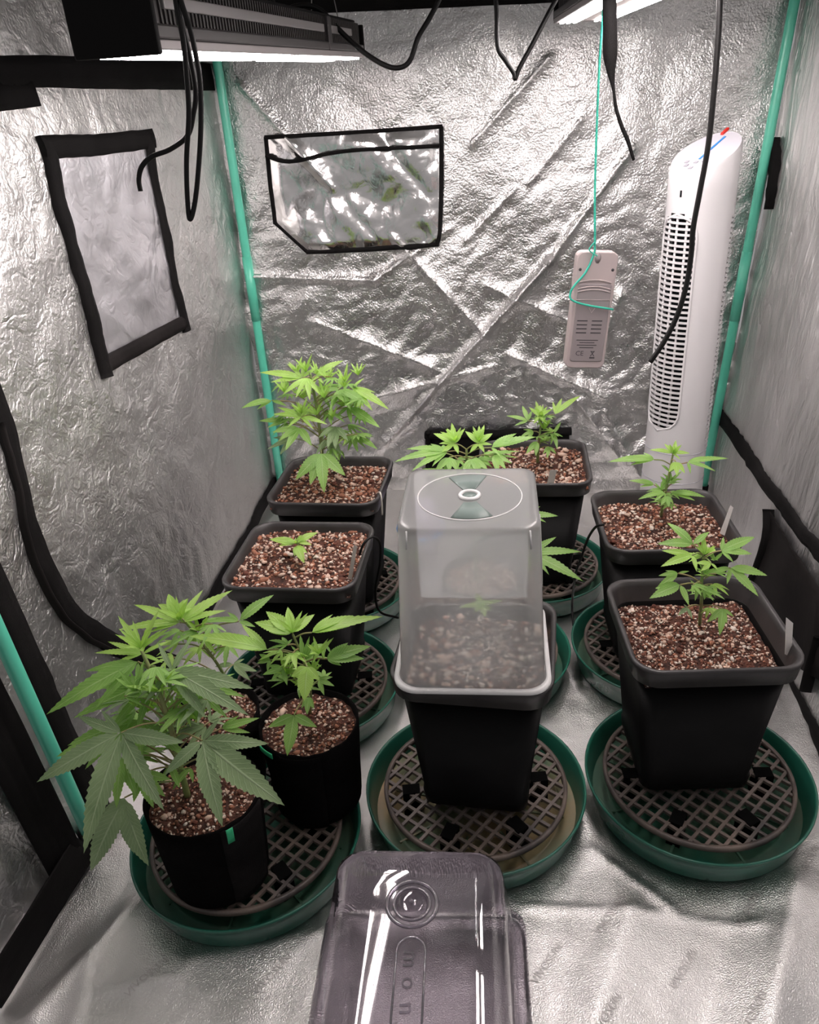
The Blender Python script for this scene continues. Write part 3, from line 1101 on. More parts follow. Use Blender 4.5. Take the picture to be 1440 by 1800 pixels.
def square_pot(x, y, rz, label, soil_z=0.272, top=POT_TOP, half=0.111):
    o = thing('square_pot', label, 'plant pot', (x, y, GRID_TOP), 'black square plant pots', rz)
    H = top - GRID_TOP
    b = half * 0.695
    prof = [(b - 0.006, 0.0, .016), (b, 0.006, .018), (b + 0.002, 0.022, .020), (b + 0.0005, 0.026, .020), (half * 0.885, H - 0.030, 0.030)]
    inner = [(half * 0.868, H - 0.032, 0.028), (half * 0.82, H - 0.075, 0.028), (b - 0.006, 0.008, 0.016)]
    V, Fc = loft([rsq(h, r, z) for h, z, r in prof] + [rsq(h, r, z) for h, z, r in inner], cap0=True, cap1=True)
    mesh_obj('pot_body', V, Fc, 'pot', o)
    rim = [(half * 0.888, H - 0.031, .030), (half * 0.965, H - 0.028, .033), (half * 0.985, H - 0.008, .034), (half, H - 0.004, 0.036), (half * 0.998, H, .036),
           (half * 0.97, H + 0.0015, .034), (half * 0.935, H - 0.001, .031), (half * 0.918, H - 0.008, .030), (half * 0.872, H - 0.032, .028)]
    V, Fc = loft([rsq(h, r, z) for h, z, r in rim])
    mesh_obj('pot_rim', V, Fc, 'pot_rim', o)
    return o


POTS = {
    'center': (0.081, 0.888, math.radians(-12), 'black square pot in the middle wearing the frosted dome', 0.268),
    'fr': (0.391, 0.900, math.radians(-3), 'large black square pot nearest the camera on the right', 0.262),
    'r2': (0.434, 1.198, math.radians(-5), 'black square pot second along the right side', 0.276),
    'l2': (-0.186, 1.158, math.radians(-9), 'black square pot on the left with the smallest bare seedling', 0.284),
    'lb': (-0.150, 1.446, math.radians(-10), 'black square pot in the rear left with the bushy plant', 0.282),
    'back': (0.257, 1.470, math.radians(-8), 'black square pot at the rear centre next to the foil wall', 0.284),
}
for k, (x, y, a, lb, sz) in POTS.items():
    square_pot(x, y, a, lb, sz, half=0.107 if k == 'center' else 0.111)

# ------------------------------------------------------------------ soil (uncountable: one object per pot)
ICO_V = None
ICO_F = None


def ico():
    global ICO_V, ICO_F
    bm = bmesh.new()
    bmesh.ops.create_icosphere(bm, subdivisions=1, radius=1.0)
    bm.verts.ensure_lookup_table()
    ICO_V = np.array([v.co[:] for v in bm.verts])
    ICO_F = np.array([[v.index for v in f.verts] for f in bm.faces])
    bm.free()


ico()


def soil(name, x, y, rz, z, inside, half, label, n_chunk, size, mix, seed, round_=False):
    rg = np.random.RandomState(seed)
    loc = np.array((x, y, z))
    V, Fc, mi = [], [], []
    # uneven surface
    n = 44
    g = np.linspace(-half, half, n + 1)
    X, Y = np.meshgrid(g, g)
    if round_:
        rr = np.sqrt(np.maximum(1e-9, X ** 2 + Y ** 2))
        mxx = np.maximum(np.abs(X), np.abs(Y))
        sc = np.where(rr > 1e-6, mxx / np.maximum(rr, 1e-6), 1)
        X, Y = X * sc, Y * sc
    Z = 0.004 * noise2(X * 30, Y * 30, seed) + 0.0025 * noise2(X * 90, Y * 90, seed + 1)
    V = np.stack([X.ravel(), Y.ravel(), Z.ravel()], 1)
    i = np.arange(n * n)
    q = (i // n) * (n + 1) + i % n
    quads = np.stack([q, q + 1, q + n + 2, q + n + 1], 1)
    # grains
    P = rg.uniform(-half * 0.985, half * 0.985, (n_chunk * 2, 2))
    if round_:
        P = P[np.hypot(P[:, 0], P[:, 1]) < half * 0.97]
    P = P[:n_chunk]
    nc = len(P)
    s = size * np.exp(rg.normal(0, 0.38, nc))
    pz = 0.004 * noise2(P[:, 0] * 30, P[:, 1] * 30, seed) + s * rg.uniform(-0.1, 0.75, nc)
    sq = np.stack([s * rg.uniform(0.8, 1.35, nc), s * rg.uniform(0.6, 1.0, nc), s * rg.uniform(0.45, 0.8, nc)], 1)
    A = rg.uniform(0, 2 * np.pi, nc)
    B = rg.uniform(-0.6, 0.6, nc)
    tv = ICO_V[None] * (1 + rg.uniform(-0.22, 0.22, (nc, len(ICO_V), 1)))
    tv = tv * sq[:, None, :]
    ca, sa, cb, sb = np.cos(A)[:, None], np.sin(A)[:, None], np.cos(B)[:, None], np.sin(B)[:, None]
    xx, yy, zz = tv[..., 0], tv[..., 1], tv[..., 2]
    xx, zz = xx * cb - zz * sb, xx * sb + zz * cb
    xx, yy = xx * ca - yy * sa, xx * sa + yy * ca
    tv = np.stack([xx + P[:, 0:1], yy + P[:, 1:2], zz + pz[:, None]], -1)
    base = len(V)
    tf = (ICO_F[None] + (np.arange(nc) * len(ICO_V))[:, None, None] + base).reshape(-1, 3)
    allV = np.concatenate([V, tv.reshape(-1, 3)])
    cm = rg.choice([1, 2, 3, 4], nc, p=mix)
    me = bpy.data.meshes.new(name)
    me.vertices.add(len(allV))
    me.vertices.foreach_set('co', allV.ravel())
    nl = quads.size + tf.size
    me.loops.add(nl)
    me.loops.foreach_set('vertex_index', np.concatenate([quads.ravel(), tf.ravel()]).astype(np.int32))
    me.polygons.add(len(quads) + len(tf))
    me.polygons.foreach_set('loop_start', np.concatenate([np.arange(len(quads)) * 4, quads.size + np.arange(len(tf)) * 3]).astype(np.int32))
    me.polygons.foreach_set('material_index', np.concatenate([np.zeros(len(quads)), np.repeat(cm, len(ICO_F))]).astype(np.int32))
    me.polygons.foreach_set('use_smooth', np.ones(len(quads) + len(tf), dtype=bool))
    for m in ('soil', 'chunk_a', 'chunk_b', 'chunk_c', 'chunk_d'):
        me.materials.append(M[m])
    me.update(calc_edges=True)
    o = bpy.data.objects.new(name, me)
    link(o)
    o.location = tuple(loc)
    o.rotation_euler = (0, 0, rz)
    tag(o, label, 'soil', kind='stuff')
    return o


SOIL = {
    'center': ('brown potting mix with orange grains under the frosted dome', 620, 0.0034, (0.46, 0.26, 0.06, 0.22)),
    'fr': ('dark potting mix speckled with white perlite in the nearest right pot', 2900, 0.0017, (0.30, 0.18, 0.34, 0.18)),
    'r2': ('potting mix with pale grains in the second pot on the right', 1950, 0.0021, (0.36, 0.30, 0.24, 0.10)),
    'l2': ('reddish brown chunky potting mix around the smallest seedling', 1650, 0.0023, (0.38, 0.34, 0.18, 0.10)),
    'lb': ('coarse pebbly potting mix below the bushy rear left plant', 1250, 0.0026, (0.40, 0.40, 0.12, 0.08)),
    'back': ('coarse pale potting mix in the rear centre pot', 1350, 0.0025, (0.46, 0.34, 0.12, 0.08)),
}
for i, (k, (lb, n, s, mix)) in enumerate(SOIL.items()):
    x, y, a, _, sz = POTS[k]
    hw = (0.107 if k == 'center' else 0.111) * (0.86 + 0.11 * (sz - 0.268) / 0.03)
    soil('potting_soil', x, y, a, sz, None, hw, lb, n, s, mix, 60 + i)

# ------------------------------------------------------------------ fabric pots
FAB = {
    'A': (-0.286, 0.744, 0.074, 0.064, 0.200, 'black felt pot in front at the left with a vertical seam and green tag', -1.0),
    'B': (-0.1605, 0.862, 0.0705, 0.062, 0.198, 'round black felt pot to the right of the seamed felt pot', -2.05),
    'C': (-0.306, 0.903, 0.068, 0.060, 0.190, 'black felt pot mostly hidden at the back of the front left saucer', -1.5),
    'D': (0.121, 1.205, 0.072, 0.064, 0.205, 'black felt pot hidden behind the frosted dome', -1.5),
}
for i, (k, (x, y, rt, rb, top, lb, sa)) in enumerate(FAB.items()):
    o = thing('fabric_pot', lb, 'plant pot', (x, y, GRID_TOP), 'black felt plant pots')
    H = top - GRID_TOP
    rings = []
    n = 56
    for (fr, zz) in ((0.90, 0.0), (1.0, 0.006), (1.01, 0.03), (1.0, 0.5), (1.0, 0.8), (1.0, 1.0)):
        z = zz if zz < 0.05 else zz * H
        r0 = rb + (rt - rb) * z / H
        rings.append([np.array((math.cos(2 * math.pi * q / n), math.sin(2 * math.pi * q / n), 0)) * (r0 * fr * (1 + 0.018 * float(noise2(q * 0.35, z * 30, 70 + i)))) + np.array((0, 0, z + (0.003 * float(noise2(q * 0.3, 3.3, 75 + i)) if zz == 1.0 else 0))) for q in range(n)])
    rings.append([np.array((p[0] * 0.955, p[1] * 0.955, p[2])) for p in rings[-1]])
    rings.append([np.array((p[0] * 0.945, p[1] * 0.945, H - 0.03)) for p in rings[-1]])
    V, Fc = loft(rings, cap0=True, cap1=True)
    mesh_obj('felt_wall', V, Fc, 'felt', o)
    # lapped seam and the green woven tag at the rim
    rs = lambda z: rb + (rt - rb) * z / H
    pts, V, Fc = [], [], []
    for j in range(13):
        z = 0.006 + (H - 0.008) * j / 12
        for w in range(9):
            a = sa + (w - 1) * 0.11
            r = rs(z) * 1.022 + 0.0022 + (0.0 if w else -0.004)
            V.append(np.array((r * math.cos(a), r * math.sin(a), z)))
    for j in range(12):
        for w in range(8):
            q = j * 9 + w
            Fc.append((q, q + 1, q + 10, q + 9))
    pn = mesh_obj('seam_flap', V, Fc, 'felt_panel' if k == 'A' else 'felt', o)
    md = pn.modifiers.new('thickness', 'SOLIDIFY')
    md.thickness = 0.0022
    if k in 'AB':
        V, Fc = [], []
        ta = sa - 0.02 if k == 'A' else -2.55
        for j in range(4):
            z = H - (0.022 if k == 'A' else 0.007) + (0.024 if k == 'A' else 0.009) * j / 3
            for w in range(7):
                a = ta + w * (0.018 if k == 'A' else 0.06)
                r = rs(z) * 1.03 + 0.0042
                V.append(np.array((r * math.cos(a), r * math.sin(a), z)))
        for j in range(3):
            for w in range(6):
                q = j * 7 + w
                Fc.append((q, q + 1, q + 8, q + 7))
        tg = mesh_obj('woven_tag', V, Fc, 'green_tag', o)
        md = tg.modifiers.new('thickness', 'SOLIDIFY')
        md.thickness = 0.0012
    lbs = {'A': 'potting mix in the seamed felt pot under the large leaves', 'B': 'dark brown potting mix in the right felt pot at the front left',
           'C': 'potting mix glimpsed in the rear felt pot at the front left', 'D': 'potting mix in the felt pot behind the dome'}
    soil('potting_soil', x, y, 0.3 * i, top - (0.010 if k == 'B' else 0.014), None, rt * 0.94, lbs[k], 900, 0.0018, (0.34, 0.26, 0.30, 0.10), 80 + i, True)


# ------------------------------------------------------------------ plants
class Plant:
    def __init__(self, name, label, base, stem_pts, r0=0.003, r1=0.0016):
        self.base = np.asarray(base, float)
        self.o = thing(name, label, 'plant', self.base, 'young leafy plants')
        self.stem = smooth_path([np.asarray(p, float) for p in stem_pts], 8)
        v, f = tube_geo([p - self.base for p in self.stem], [r0, (r0 + r1) / 2, r1], 8)
        mesh_obj('stem', v, f, 'stem', self.o)

    def node(self, J):
        best, bz = self.stem[0], 9e9
        for p in self.stem:
            want = J[2] - 0.35 * np.linalg.norm((J - p)[:2])
            if abs(p[2] - want) < bz:
                best, bz = p, abs(p[2] - want)
        return best

    def leaf(self, J, tips, width=0.21, m='leaf', seg=12, arch=0.06, serr=0.09, fold=0.22, pet=0.0011, petiole=True, up=None, name='leaf'):
        J = np.asarray(J, float)
        V, Fc, UV, MI = [], [], [], []
        cen = np.mean(tips, axis=0)
        nn = nrm(up) if up is not None else np.array((0, -0.5, 0.87))
        for T in tips:
            T = np.asarray(T, float)
            a = T - J
            L = np.linalg.norm(a)
            if L < 1e-5:
                continue
            t = a / L
            side = nrm(np.cross(t, nn))
            upv = nrm(np.cross(side, t))
            W = L * width * random.uniform(0.9, 1.1)
            ar = arch * random.uniform(0.5, 1.5)
            base = len(V)
            rows = seg * 2
            for i in range(rows + 1):
                u = i / rows
                c = J + a * u + upv * (L * ar * (4 * u * (1 - u)) * (1 - 0.25 * u))
                sh = (math.sin(math.pi * min(1, u ** 0.86)) ** 0.85) * (1.08 - 0.35 * u) if 0 < u < 1 else 0.0
                if u < 0.1:
                    sh *= u / 0.1
                hw = W * 0.5 * sh
                tooth = (1 + serr) if i % 2 == 0 else (1 - serr * 0.7)
                if 0.1 < u < 0.96:
                    hw *= tooth
                sft = t * (L * 0.012 if i % 2 == 0 else 0)
                V += [c + side * hw + upv * hw * fold + sft - J * 0, c, c - side * hw + upv * hw * fold + sft]
                UV += [(u, 1.0), (u, 0.0), (u, -1.0)]
            for i in range(rows):
                q = base + i * 3
                Fc += [(q, q + 1, q + 4, q + 3), (q + 1, q + 2, q + 5, q + 4)]
                MI += [0, 0]
        if petiole:
            s = self.node(J)
            midp = (s + J) / 2 + np.array((0, 0, 0.10 * np.linalg.norm(J - s)))
            v, f = tube_geo(smooth_path([s, midp, J], 4), pet, 5, False)
            b = len(V)
            V += v
            UV += [(0.5, 0.5)] * len(v)
            Fc += [tuple(i + b for i in q) for q in f]
            MI += [1] * len(f)
        V = [np.asarray(p) - self.base for p in V]
        return mesh_obj(name, V, Fc, [m, 'petiole'], self.o, mi=MI, uvs=UV)

    def pleaf(self, jx, jy, tips, Y, n=(0, -0.55, 0.83), dy=None, **kw):
        """leaf whose junction and leaflet tips are read from the photograph; it lies in a tilted plane at depth Y"""
        J = ony(jx, jy, Y)
        nn = nrm(n)
        T = []
        for i, (x, y) in enumerate(tips):
            P = onplane(x, y, J, nn)
            # bend the tips down a little, about the junction
            T.append(P)
        return self.leaf(J, T, up=nn, **kw)

    def rosette(self, px, py, Y, n=8, L=0.03, spread=0.75, width=0.17, m='leaf_young', tilt=(0, 0, 1), arch=0.05):
        J = ony(px, py, Y)
        z = nrm(tilt)
        x = nrm(np.cross((0.3, 1, 0.1), z))
        y = np.cross(z, x)
        T = []
        ph = random.uniform(0, 6.28)
        for k in range(n):
            a = ph + 2 * math.pi * k / n + random.uniform(-0.25, 0.25)
            sp = spread * random.uniform(0.55, 1.15)
            l = L * random.uniform(0.6, 1.15)
            T.append(J + (x * math.cos(a) + y * math.sin(a)) * l * math.sin(sp) + z * l * math.cos(sp))
        return self.leaf(J, T, width=width, m=m, seg=5, arch=arch, serr=0.12, petiole=False, up=(0, -0.5, 0.87), name='shoot')

    def fan(self, px, py, Y, az, L, n=5, elev=0.1, m='leaf', width=0.2, span=1.9, **kw):
        """generic palmate leaf growing from the stem towards azimuth az"""
        J = ony(px, py, Y)
        d = np.array((math.cos(az), math.sin(az), 0))
        sd = np.array((-d[1], d[0], 0))
        T = []
        for k in range(n):
            w = (k - (n - 1) / 2) / max(1, (n - 1) / 2) * span / 2 if n > 1 else 0
            l = L * (1 - 0.42 * abs(w) / (span / 2 if n > 1 else 1)) * random.uniform(0.92, 1.05)
            T.append(J + (d * math.cos(w) + sd * math.sin(w)) * l * math.cos(elev) + np.array((0, 0, math.sin(elev) * l)) - np.array((0, 0, 0.12 * l * abs(w))))
        return self.leaf(J, T, width=width, m=m, up=(0, 0, 1), **kw)


def soil_pt(px, py, z):
    return onz(px, py, z)


# -- rear left bushy plant
Y = 1.44
b = soil_pt(566, 858, 0.283)
p = Plant('bushy_plant', 'tallest bushy plant, in the rear left pot before the green pole', b,
          [b, ony(566, 800, Y), ony(560, 740, Y), ony(552, 690, Y), ony(545, 655, Y)], 0.004, 0.002)
p.pleaf(532, 664, [(457, 655), (476, 672), (505, 640), (536, 634), (560, 645)], Y, m='leaf_young', width=0.2)
p.pleaf(556, 660, [(604, 634), (590, 656), (570, 676), (548, 684), (580, 641)], Y + 0.01, m='leaf_young', width=0.24)
p.pleaf(540, 664, [(497, 694), (520, 700), (545, 704), (562, 694), (512, 682)], Y - 0.02, m='leaf_young', width=0.2)
p.pleaf(598, 684, [(580, 722), (617, 722), (648, 712), (560, 690), (600, 655)], Y, m='leaf', width=0.26)
p.pleaf(620, 682, [(684, 720), (655, 722), (660, 690), (640, 665), (632, 700)], Y + 0.02, m='leaf_young', width=0.2)
p.pleaf(478, 704, [(424, 718), (452, 720), (505, 714)], Y + 0.01, m='leaf', width=0.24)
p.pleaf(530, 733, [(480, 728), (488, 716), (520, 712), (548, 716), (576, 746), (505, 752), (552, 755)], Y - 0.03, m='leaf_young', width=0.2)
p.pleaf(526, 752, [(502, 792), (478, 760), (490, 775), (548, 784)], Y - 0.03, m='leaf', width=0.3)
p.pleaf(565, 797, [(520, 843), (570, 866), (607, 836), (545, 852)], Y - 0.05, m='leaf', width=0.34, n=(0, -0.75, 0.66), serr=0.12)
p.pleaf(612, 715, [(640, 742), (668, 752), (618, 745), (590, 735)], Y + 0.01, m='leaf', width=0.24)
p.pleaf(620, 763, [(628, 794), (664, 790), (648, 768), (602, 785)], Y + 0.01, m='leaf', width=0.28)
p.pleaf(505, 740, [(455, 740), (470, 752), (480, 735)], Y + 0.03, m='leaf', width=0.24)
p.pleaf(515, 770, [(470, 790), (492, 800), (480, 770)], Y + 0.02, m='leaf_dark', width=0.24)
p.pleaf(590, 750, [(560, 770), (590, 790), (612, 775), (575, 788)], Y - 0.01, m='leaf_dark', width=0.3)
p.pleaf(580, 770, [(555, 800), (590, 815), (600, 800)], Y, m='leaf_dark', width=0.3)
for q in ((538, 655, 0.035), (606, 672, 0.035), (530, 728, 0.032), (570, 700, 0.03), (500, 690, 0.025), (585, 735, 0.026), (630, 660, 0.028)):
    p.rosette(q[0], q[1], Y - 0.01 + random.uniform(-0.03, 0.02), 9, q[2])
for k in range(34):
    p.fan(random.uniform(488, 638), random.uniform(660, 800), Y + random.uniform(-0.03, 0.06), random.uniform(3.0, 6.4), random.uniform(0.03, 0.048), random.choice((5, 7)), random.uniform(-0.5, 0.1), random.choice(('leaf', 'leaf', 'leaf_young')), 0.22, 2.6, seg=7)
for k in range(8):
    p.rosette(random.uniform(500, 630), random.uniform(650, 740), Y + random.uniform(-0.03, 0.03), 9, 0.03, 0.9)

# -- small seedling in the second left pot
Y = 1.155
b = soil_pt(528, 972, 0.285)
p = Plant('seedling', 'smallest pale green seedling, lying low on the reddish soil', b, [b, ony(526, 962, Y), ony(522, 950, Y)], 0.0018, 0.0012)
p.pleaf(519, 955, [(474, 948), (490, 960), (497, 944)], Y, m='leaf_young', width=0.34, n=(0, -0.35, 0.9), serr=0.08)
p.pleaf(524, 953, [(559, 936), (545, 946), (548, 958), (530, 940)], Y, m='leaf_young', width=0.36, n=(0, -0.35, 0.9), serr=0.08)
p.pleaf(521, 960, [(535, 990), (518, 978), (540, 972)], Y - 0.005, m='leaf_young', width=0.42, n=(0, -0.5, 0.85), serr=0.08)
p.rosette(521, 955, Y, 7, 0.016, 0.9, 0.3)

# -- centre seedling below the dome
Y = 0.90
b = soil_pt(846, 1088, 0.270)
p = Plant('seedling', 'tiny seedling showing faintly through the frosted dome', b, [b, ony(846, 1078, Y + 0.03), ony(846, 1066, Y + 0.03)], 0.0016, 0.001)
for q in (0.2, 1.7, 3.3, 4.8):
    p.fan(846, 1066, Y + 0.03, q, 0.032, 3, 0.1, 'leaf_young', 0.36, 1.3, seg=6)

# -- plant behind the dome
Y = 1.19
b = soil_pt(820, 1010, 0.192)
b = np.array((0.110, 1.205, 0.192))
p = Plant('leafy_plant', 'plant with light green double crown rising behind the frosted dome', b, [b, b + (0.0, 0, 0.10), ony(822, 830, Y), ony(820, 790, Y)], 0.003, 0.0018)
p.pleaf(799, 780, [(762, 762), (786, 753), (772, 780), (812, 760), (806, 798), (776, 796)], Y, m='leaf_young', width=0.34, n=(0, -0.45, 0.9))
p.pleaf(841, 780, [(818, 758), (849, 752), (866, 762), (866, 782), (826, 796), (852, 796)], Y, m='leaf_young', width=0.34, n=(0, -0.45, 0.9))
p.pleaf(786, 794, [(694, 812), (713, 790), (724, 828), (760, 820)], Y - 0.01, m='leaf', width=0.2, n=(0, -0.3, 0.95), serr=0.1)
p.pleaf(864, 787, [(908, 762), (942, 768), (880, 803), (908, 780)], Y - 0.01, m='leaf', width=0.24, n=(0, -0.3, 0.95), serr=0.1)
p.pleaf(868, 800, [(890, 826), (876, 834), (900, 815)], Y - 0.02, m='leaf', width=0.3)
p.pleaf(790, 804, [(790, 832), (765, 830), (806, 830)], Y - 0.02, m='leaf', width=0.34)
p.pleaf(830, 806, [(812, 835), (845, 838), (858, 826), (830, 838)], Y - 0.02, m='leaf', width=0.34)
p.pleaf(932, 972, [(1021, 970), (1024, 1021), (978, 944), (965, 1010)], Y - 0.02, m='leaf', width=0.2, n=(0, -0.55, 0.83))
p.pleaf(925, 905, [(981, 907), (960, 918), (950, 890)], Y + 0.01, m='leaf', width=0.22)
p.rosette(800, 776, Y, 8, 0.03, 0.8, 0.28)
p.rosette(842, 776, Y, 8, 0.03, 0.8, 0.28)
for k in range(14):
    p.fan(random.uniform(775, 875), random.uniform(795, 850), Y + random.uniform(0, 0.04), random.uniform(0, 6.28), 0.05, 5, 0.0, 'leaf', 0.26)

# -- rear centre plant
Y = 1.455
b = soil_pt(945, 814, 0.285)
p = Plant('leafy_plant', 'upright small plant in the rear centre pot against the foil wall', b, [b, ony(947, 785, Y), ony(950, 755, Y), ony(952, 735, Y)], 0.003, 0.0016)
p.pleaf(976, 728, [(1020, 696), (988, 700), (1002, 712), (972, 706)], Y, m='leaf_young', width=0.2)
p.pleaf(928, 740, [(890, 731), (918, 713), (905, 748), (935, 722)], Y, m='leaf', width=0.24)
p.pleaf(948, 732, [(930, 716), (950, 712), (968, 720), (938, 745), (962, 746)], Y - 0.01, m='leaf_young', width=0.32)
p.pleaf(974, 762, [(986, 742), (990, 768), (968, 782), (980, 790)], Y, m='leaf', width=0.22)
p.pleaf(944, 776, [(925, 798), (942, 802), (932, 786)], Y - 0.01, m='leaf', width=0.32)
p.pleaf(965, 785, [(962, 806), (978, 798), (955, 798)], Y - 0.01, m='leaf', width=0.3)
p.pleaf(938, 758, [(915, 768), (925, 776), (920, 755)], Y, m='leaf', width=0.28)
p.rosette(950, 735, Y, 9, 0.035, 0.75, 0.26)
p.rosette(956, 755, Y - 0.01, 8, 0.028, 0.9, 0.26)

for k in range(8):
    p.fan(random.uniform(932, 975), random.uniform(725, 785), Y + random.uniform(-0.02, 0.02), random.uniform(0, 6.28), 0.034, 5, 0.1, random.choice(('leaf', 'leaf_young')), 0.24, 2.2, seg=6)

# -- second plant on the right
Y = 1.195
b = soil_pt(1162, 908, 0.277)
p = Plant('leafy_plant', 'slender plant with spreading leaves in front of the white tower fan', b, [b, ony(1168, 875, Y), ony(1176, 835, Y), ony(1183, 800, Y)], 0.0028, 0.0015)
p.pleaf(1182, 797, [(1142, 791), (1168, 780), (1196, 784), (1213, 797), (1196, 808)], Y, m='leaf_young', width=0.3, n=(0, -0.35, 0.93))
p.pleaf(1150, 808, [(1070, 812), (1108, 818), (1116, 800), (1130, 796)], Y, m='leaf', width=0.22, n=(0, -0.3, 0.95), serr=0.1)
p.pleaf(1209, 813, [(1281, 806), (1259, 829), (1214, 833), (1236, 802), (1240, 820)], Y, m='leaf', width=0.2, n=(0, -0.3, 0.95), serr=0.1)
p.pleaf(1188, 812, [(1190, 836), (1204, 832), (1176, 830)], Y - 0.02, m='leaf_young', width=0.4)
p.pleaf(1168, 866, [(1122, 878), (1150, 882), (1172, 884), (1146, 864)], Y - 0.02, m='leaf', width=0.26, n=(0, -0.4, 0.9))
p.pleaf(1180, 866, [(1222, 880), (1240, 874), (1212, 868), (1195, 878)], Y - 0.01, m='leaf', width=0.26, n=(0, -0.4, 0.9))
p.pleaf(1150, 852, [(1106, 845), (1125, 856), (1128, 842)], Y + 0.02, m='leaf', width=0.26, n=(0, -0.4, 0.9))
p.pleaf(1172, 872, [(1162, 888), (1176, 892), (1184, 886)], Y - 0.03, m='leaf', width=0.4)
p.rosette(1184, 798, Y, 8, 0.024, 0.8, 0.3)
for q in ((1178, 830), (1172, 850), (1180, 845), (1162, 862)):
    p.rosette(q[0], q[1], Y, 7, 0.022, 1.1, 0.24, 'leaf')

for k in range(6):
    p.fan(random.uniform(1160, 1192), random.uniform(810, 885), Y + random.uniform(-0.01, 0.02), random.uniform(0, 6.28), 0.03, 5, 0.0, 'leaf', 0.24, 2.2, seg=6)

# -- nearest plant on the right
Y = 0.895
b = soil_pt(1230, 1098, 0.265)
p = Plant('leafy_plant', 'open plant with drooping leaves in the nearest right pot', b, [b, ony(1233, 1060, Y), ony(1234, 1020, Y), ony(1236, 975, Y)], 0.0026, 0.0014)
p.pleaf(1218, 957, [(1173, 919), (1247, 935), (1156, 956), (1200, 940)], Y, m='leaf', width=0.3)
p.pleaf(1268, 968, [(1272, 944), (1327, 944), (1322, 974), (1290, 989)], Y, m='leaf', width=0.28)
p.pleaf(1217, 976, [(1162, 996), (1164, 968), (1190, 988), (1225, 1005)], Y - 0.02, m='leaf_young', width=0.3)
p.pleaf(1250, 990, [(1232, 1004), (1262, 1002), (1222, 990)], Y - 0.025, m='leaf_young', width=0.34)
p.pleaf(1284, 998, [(1349, 1012), (1333, 1048), (1278, 1027), (1243, 1010), (1310, 1010)], Y + 0.005, m='leaf', width=0.26)
p.pleaf(1192, 1008, [(1153, 1036), (1158, 1012), (1170, 1003), (1212, 1004)], Y + 0.01, m='leaf', width=0.26)
p.pleaf(1196, 1028, [(1142, 1052), (1152, 1034), (1211, 1064)], Y - 0.01, m='leaf', width=0.32)
p.pleaf(1270, 1070, [(1243, 1094), (1265, 1117), (1290, 1084), (1278, 1096)], Y - 0.02, m='leaf', width=0.3, n=(0, -0.7, 0.7))
p.pleaf(1208, 1068, [(1192, 1082), (1217, 1088), (1202, 1062)], Y - 0.01, m='leaf_dark', width=0.34)
p.pleaf(1245, 1030, [(1228, 1044), (1258, 1050), (1262, 1036), (1238, 1054)], Y - 0.01, m='leaf', width=0.28)
p.pleaf(1226, 1034, [(1208, 1040), (1222, 1056), (1238, 1044)], Y, m='leaf', width=0.28)
p.rosette(1238, 975, Y - 0.005, 9, 0.026, 0.75, 0.24)
for q in ((1240, 1010), (1230, 1040), (1244, 1050), (1256, 985)):
    p.rosette(q[0], q[1], Y, 6, 0.018, 1.1, 0.26, 'leaf')

for k in range(9):
    p.fan(random.uniform(1215, 1262), random.uniform(965, 1070), Y + random.uniform(-0.02, 0.02), random.uniform(0, 6.28), 0.028, 5, -0.1, random.choice(('leaf', 'leaf_young')), 0.24, 2.2, seg=6)

# -- plant in the right felt pot
Y = 0.85
b = soil_pt(545, 1252, 0.190)
p = Plant('leafy_plant', 'bright plant with a flat leafy crown in the right felt pot', b, [b, ony(545, 1210, Y), ony(535, 1165, Y), ony(515, 1115, Y)], 0.0028, 0.0015)
p.pleaf(514, 1112, [(468, 1075), (506, 1067), (553, 1080), (448, 1094), (475, 1112)], Y, m='leaf_young', width=0.36, n=(0, -0.4, 0.9))
p.pleaf(548, 1112, [(672, 1084), (620, 1082), (585, 1080), (612, 1102)], Y, m='leaf_young', width=0.2, n=(0, -0.3, 0.95), serr=0.1)
p.pleaf(470, 1142, [(333, 1118), (392, 1112), (425, 1098), (400, 1136), (440, 1140)], Y, m='leaf_young', width=0.2, n=(0, -0.35, 0.93), serr=0.1)
p.pleaf(575, 1158, [(652, 1136), (640, 1158), (592, 1140), (600, 1170), (612, 1130)], Y - 0.01, m='leaf', width=0.3)
p.pleaf(540, 1172, [(535, 1232), (512, 1190), (562, 1196)], Y - 0.04, m='leaf_young', width=0.5, n=(0, -0.75, 0.66))
p.pleaf(517, 1257, [(472, 1278), (505, 1328), (557, 1278)], Y - 0.055, m='leaf', width=0.36, n=(0, -0.75, 0.66), serr=0.06)
p.pleaf(498, 1175, [(470, 1170), (476, 1198), (505, 1205), (462, 1186)], Y - 0.01, m='leaf', width=0.32)
p.pleaf(475, 1160, [(452, 1166), (470, 1180), (456, 1150)], Y, m='leaf', width=0.4)
p.pleaf(560, 1195, [(588, 1206), (570, 1222), (585, 1190)], Y - 0.02, m='leaf', width=0.3)
p.pleaf(542, 1225, [(540, 1256), (552, 1246), (530, 1245)], Y - 0.03, m='leaf', width=0.4)
for q in ((514, 1112, .03), (535, 1160, .03), (505, 1185, .026), (550, 1180, .024), (528, 1205, .024), (560, 1150, .026)):
    p.rosette(q[0], q[1], Y - 0.01, 9, q[2], 0.9, 0.2, random.choice(('leaf', 'leaf_young')))

for k in range(12):
    p.fan(random.uniform(490, 575), random.uniform(1125, 1215), Y + random.uniform(-0.02, 0.02), random.uniform(0, 6.28), 0.034, 5, -0.1, random.choice(('leaf', 'leaf_young')), 0.22, 2.4, seg=6)

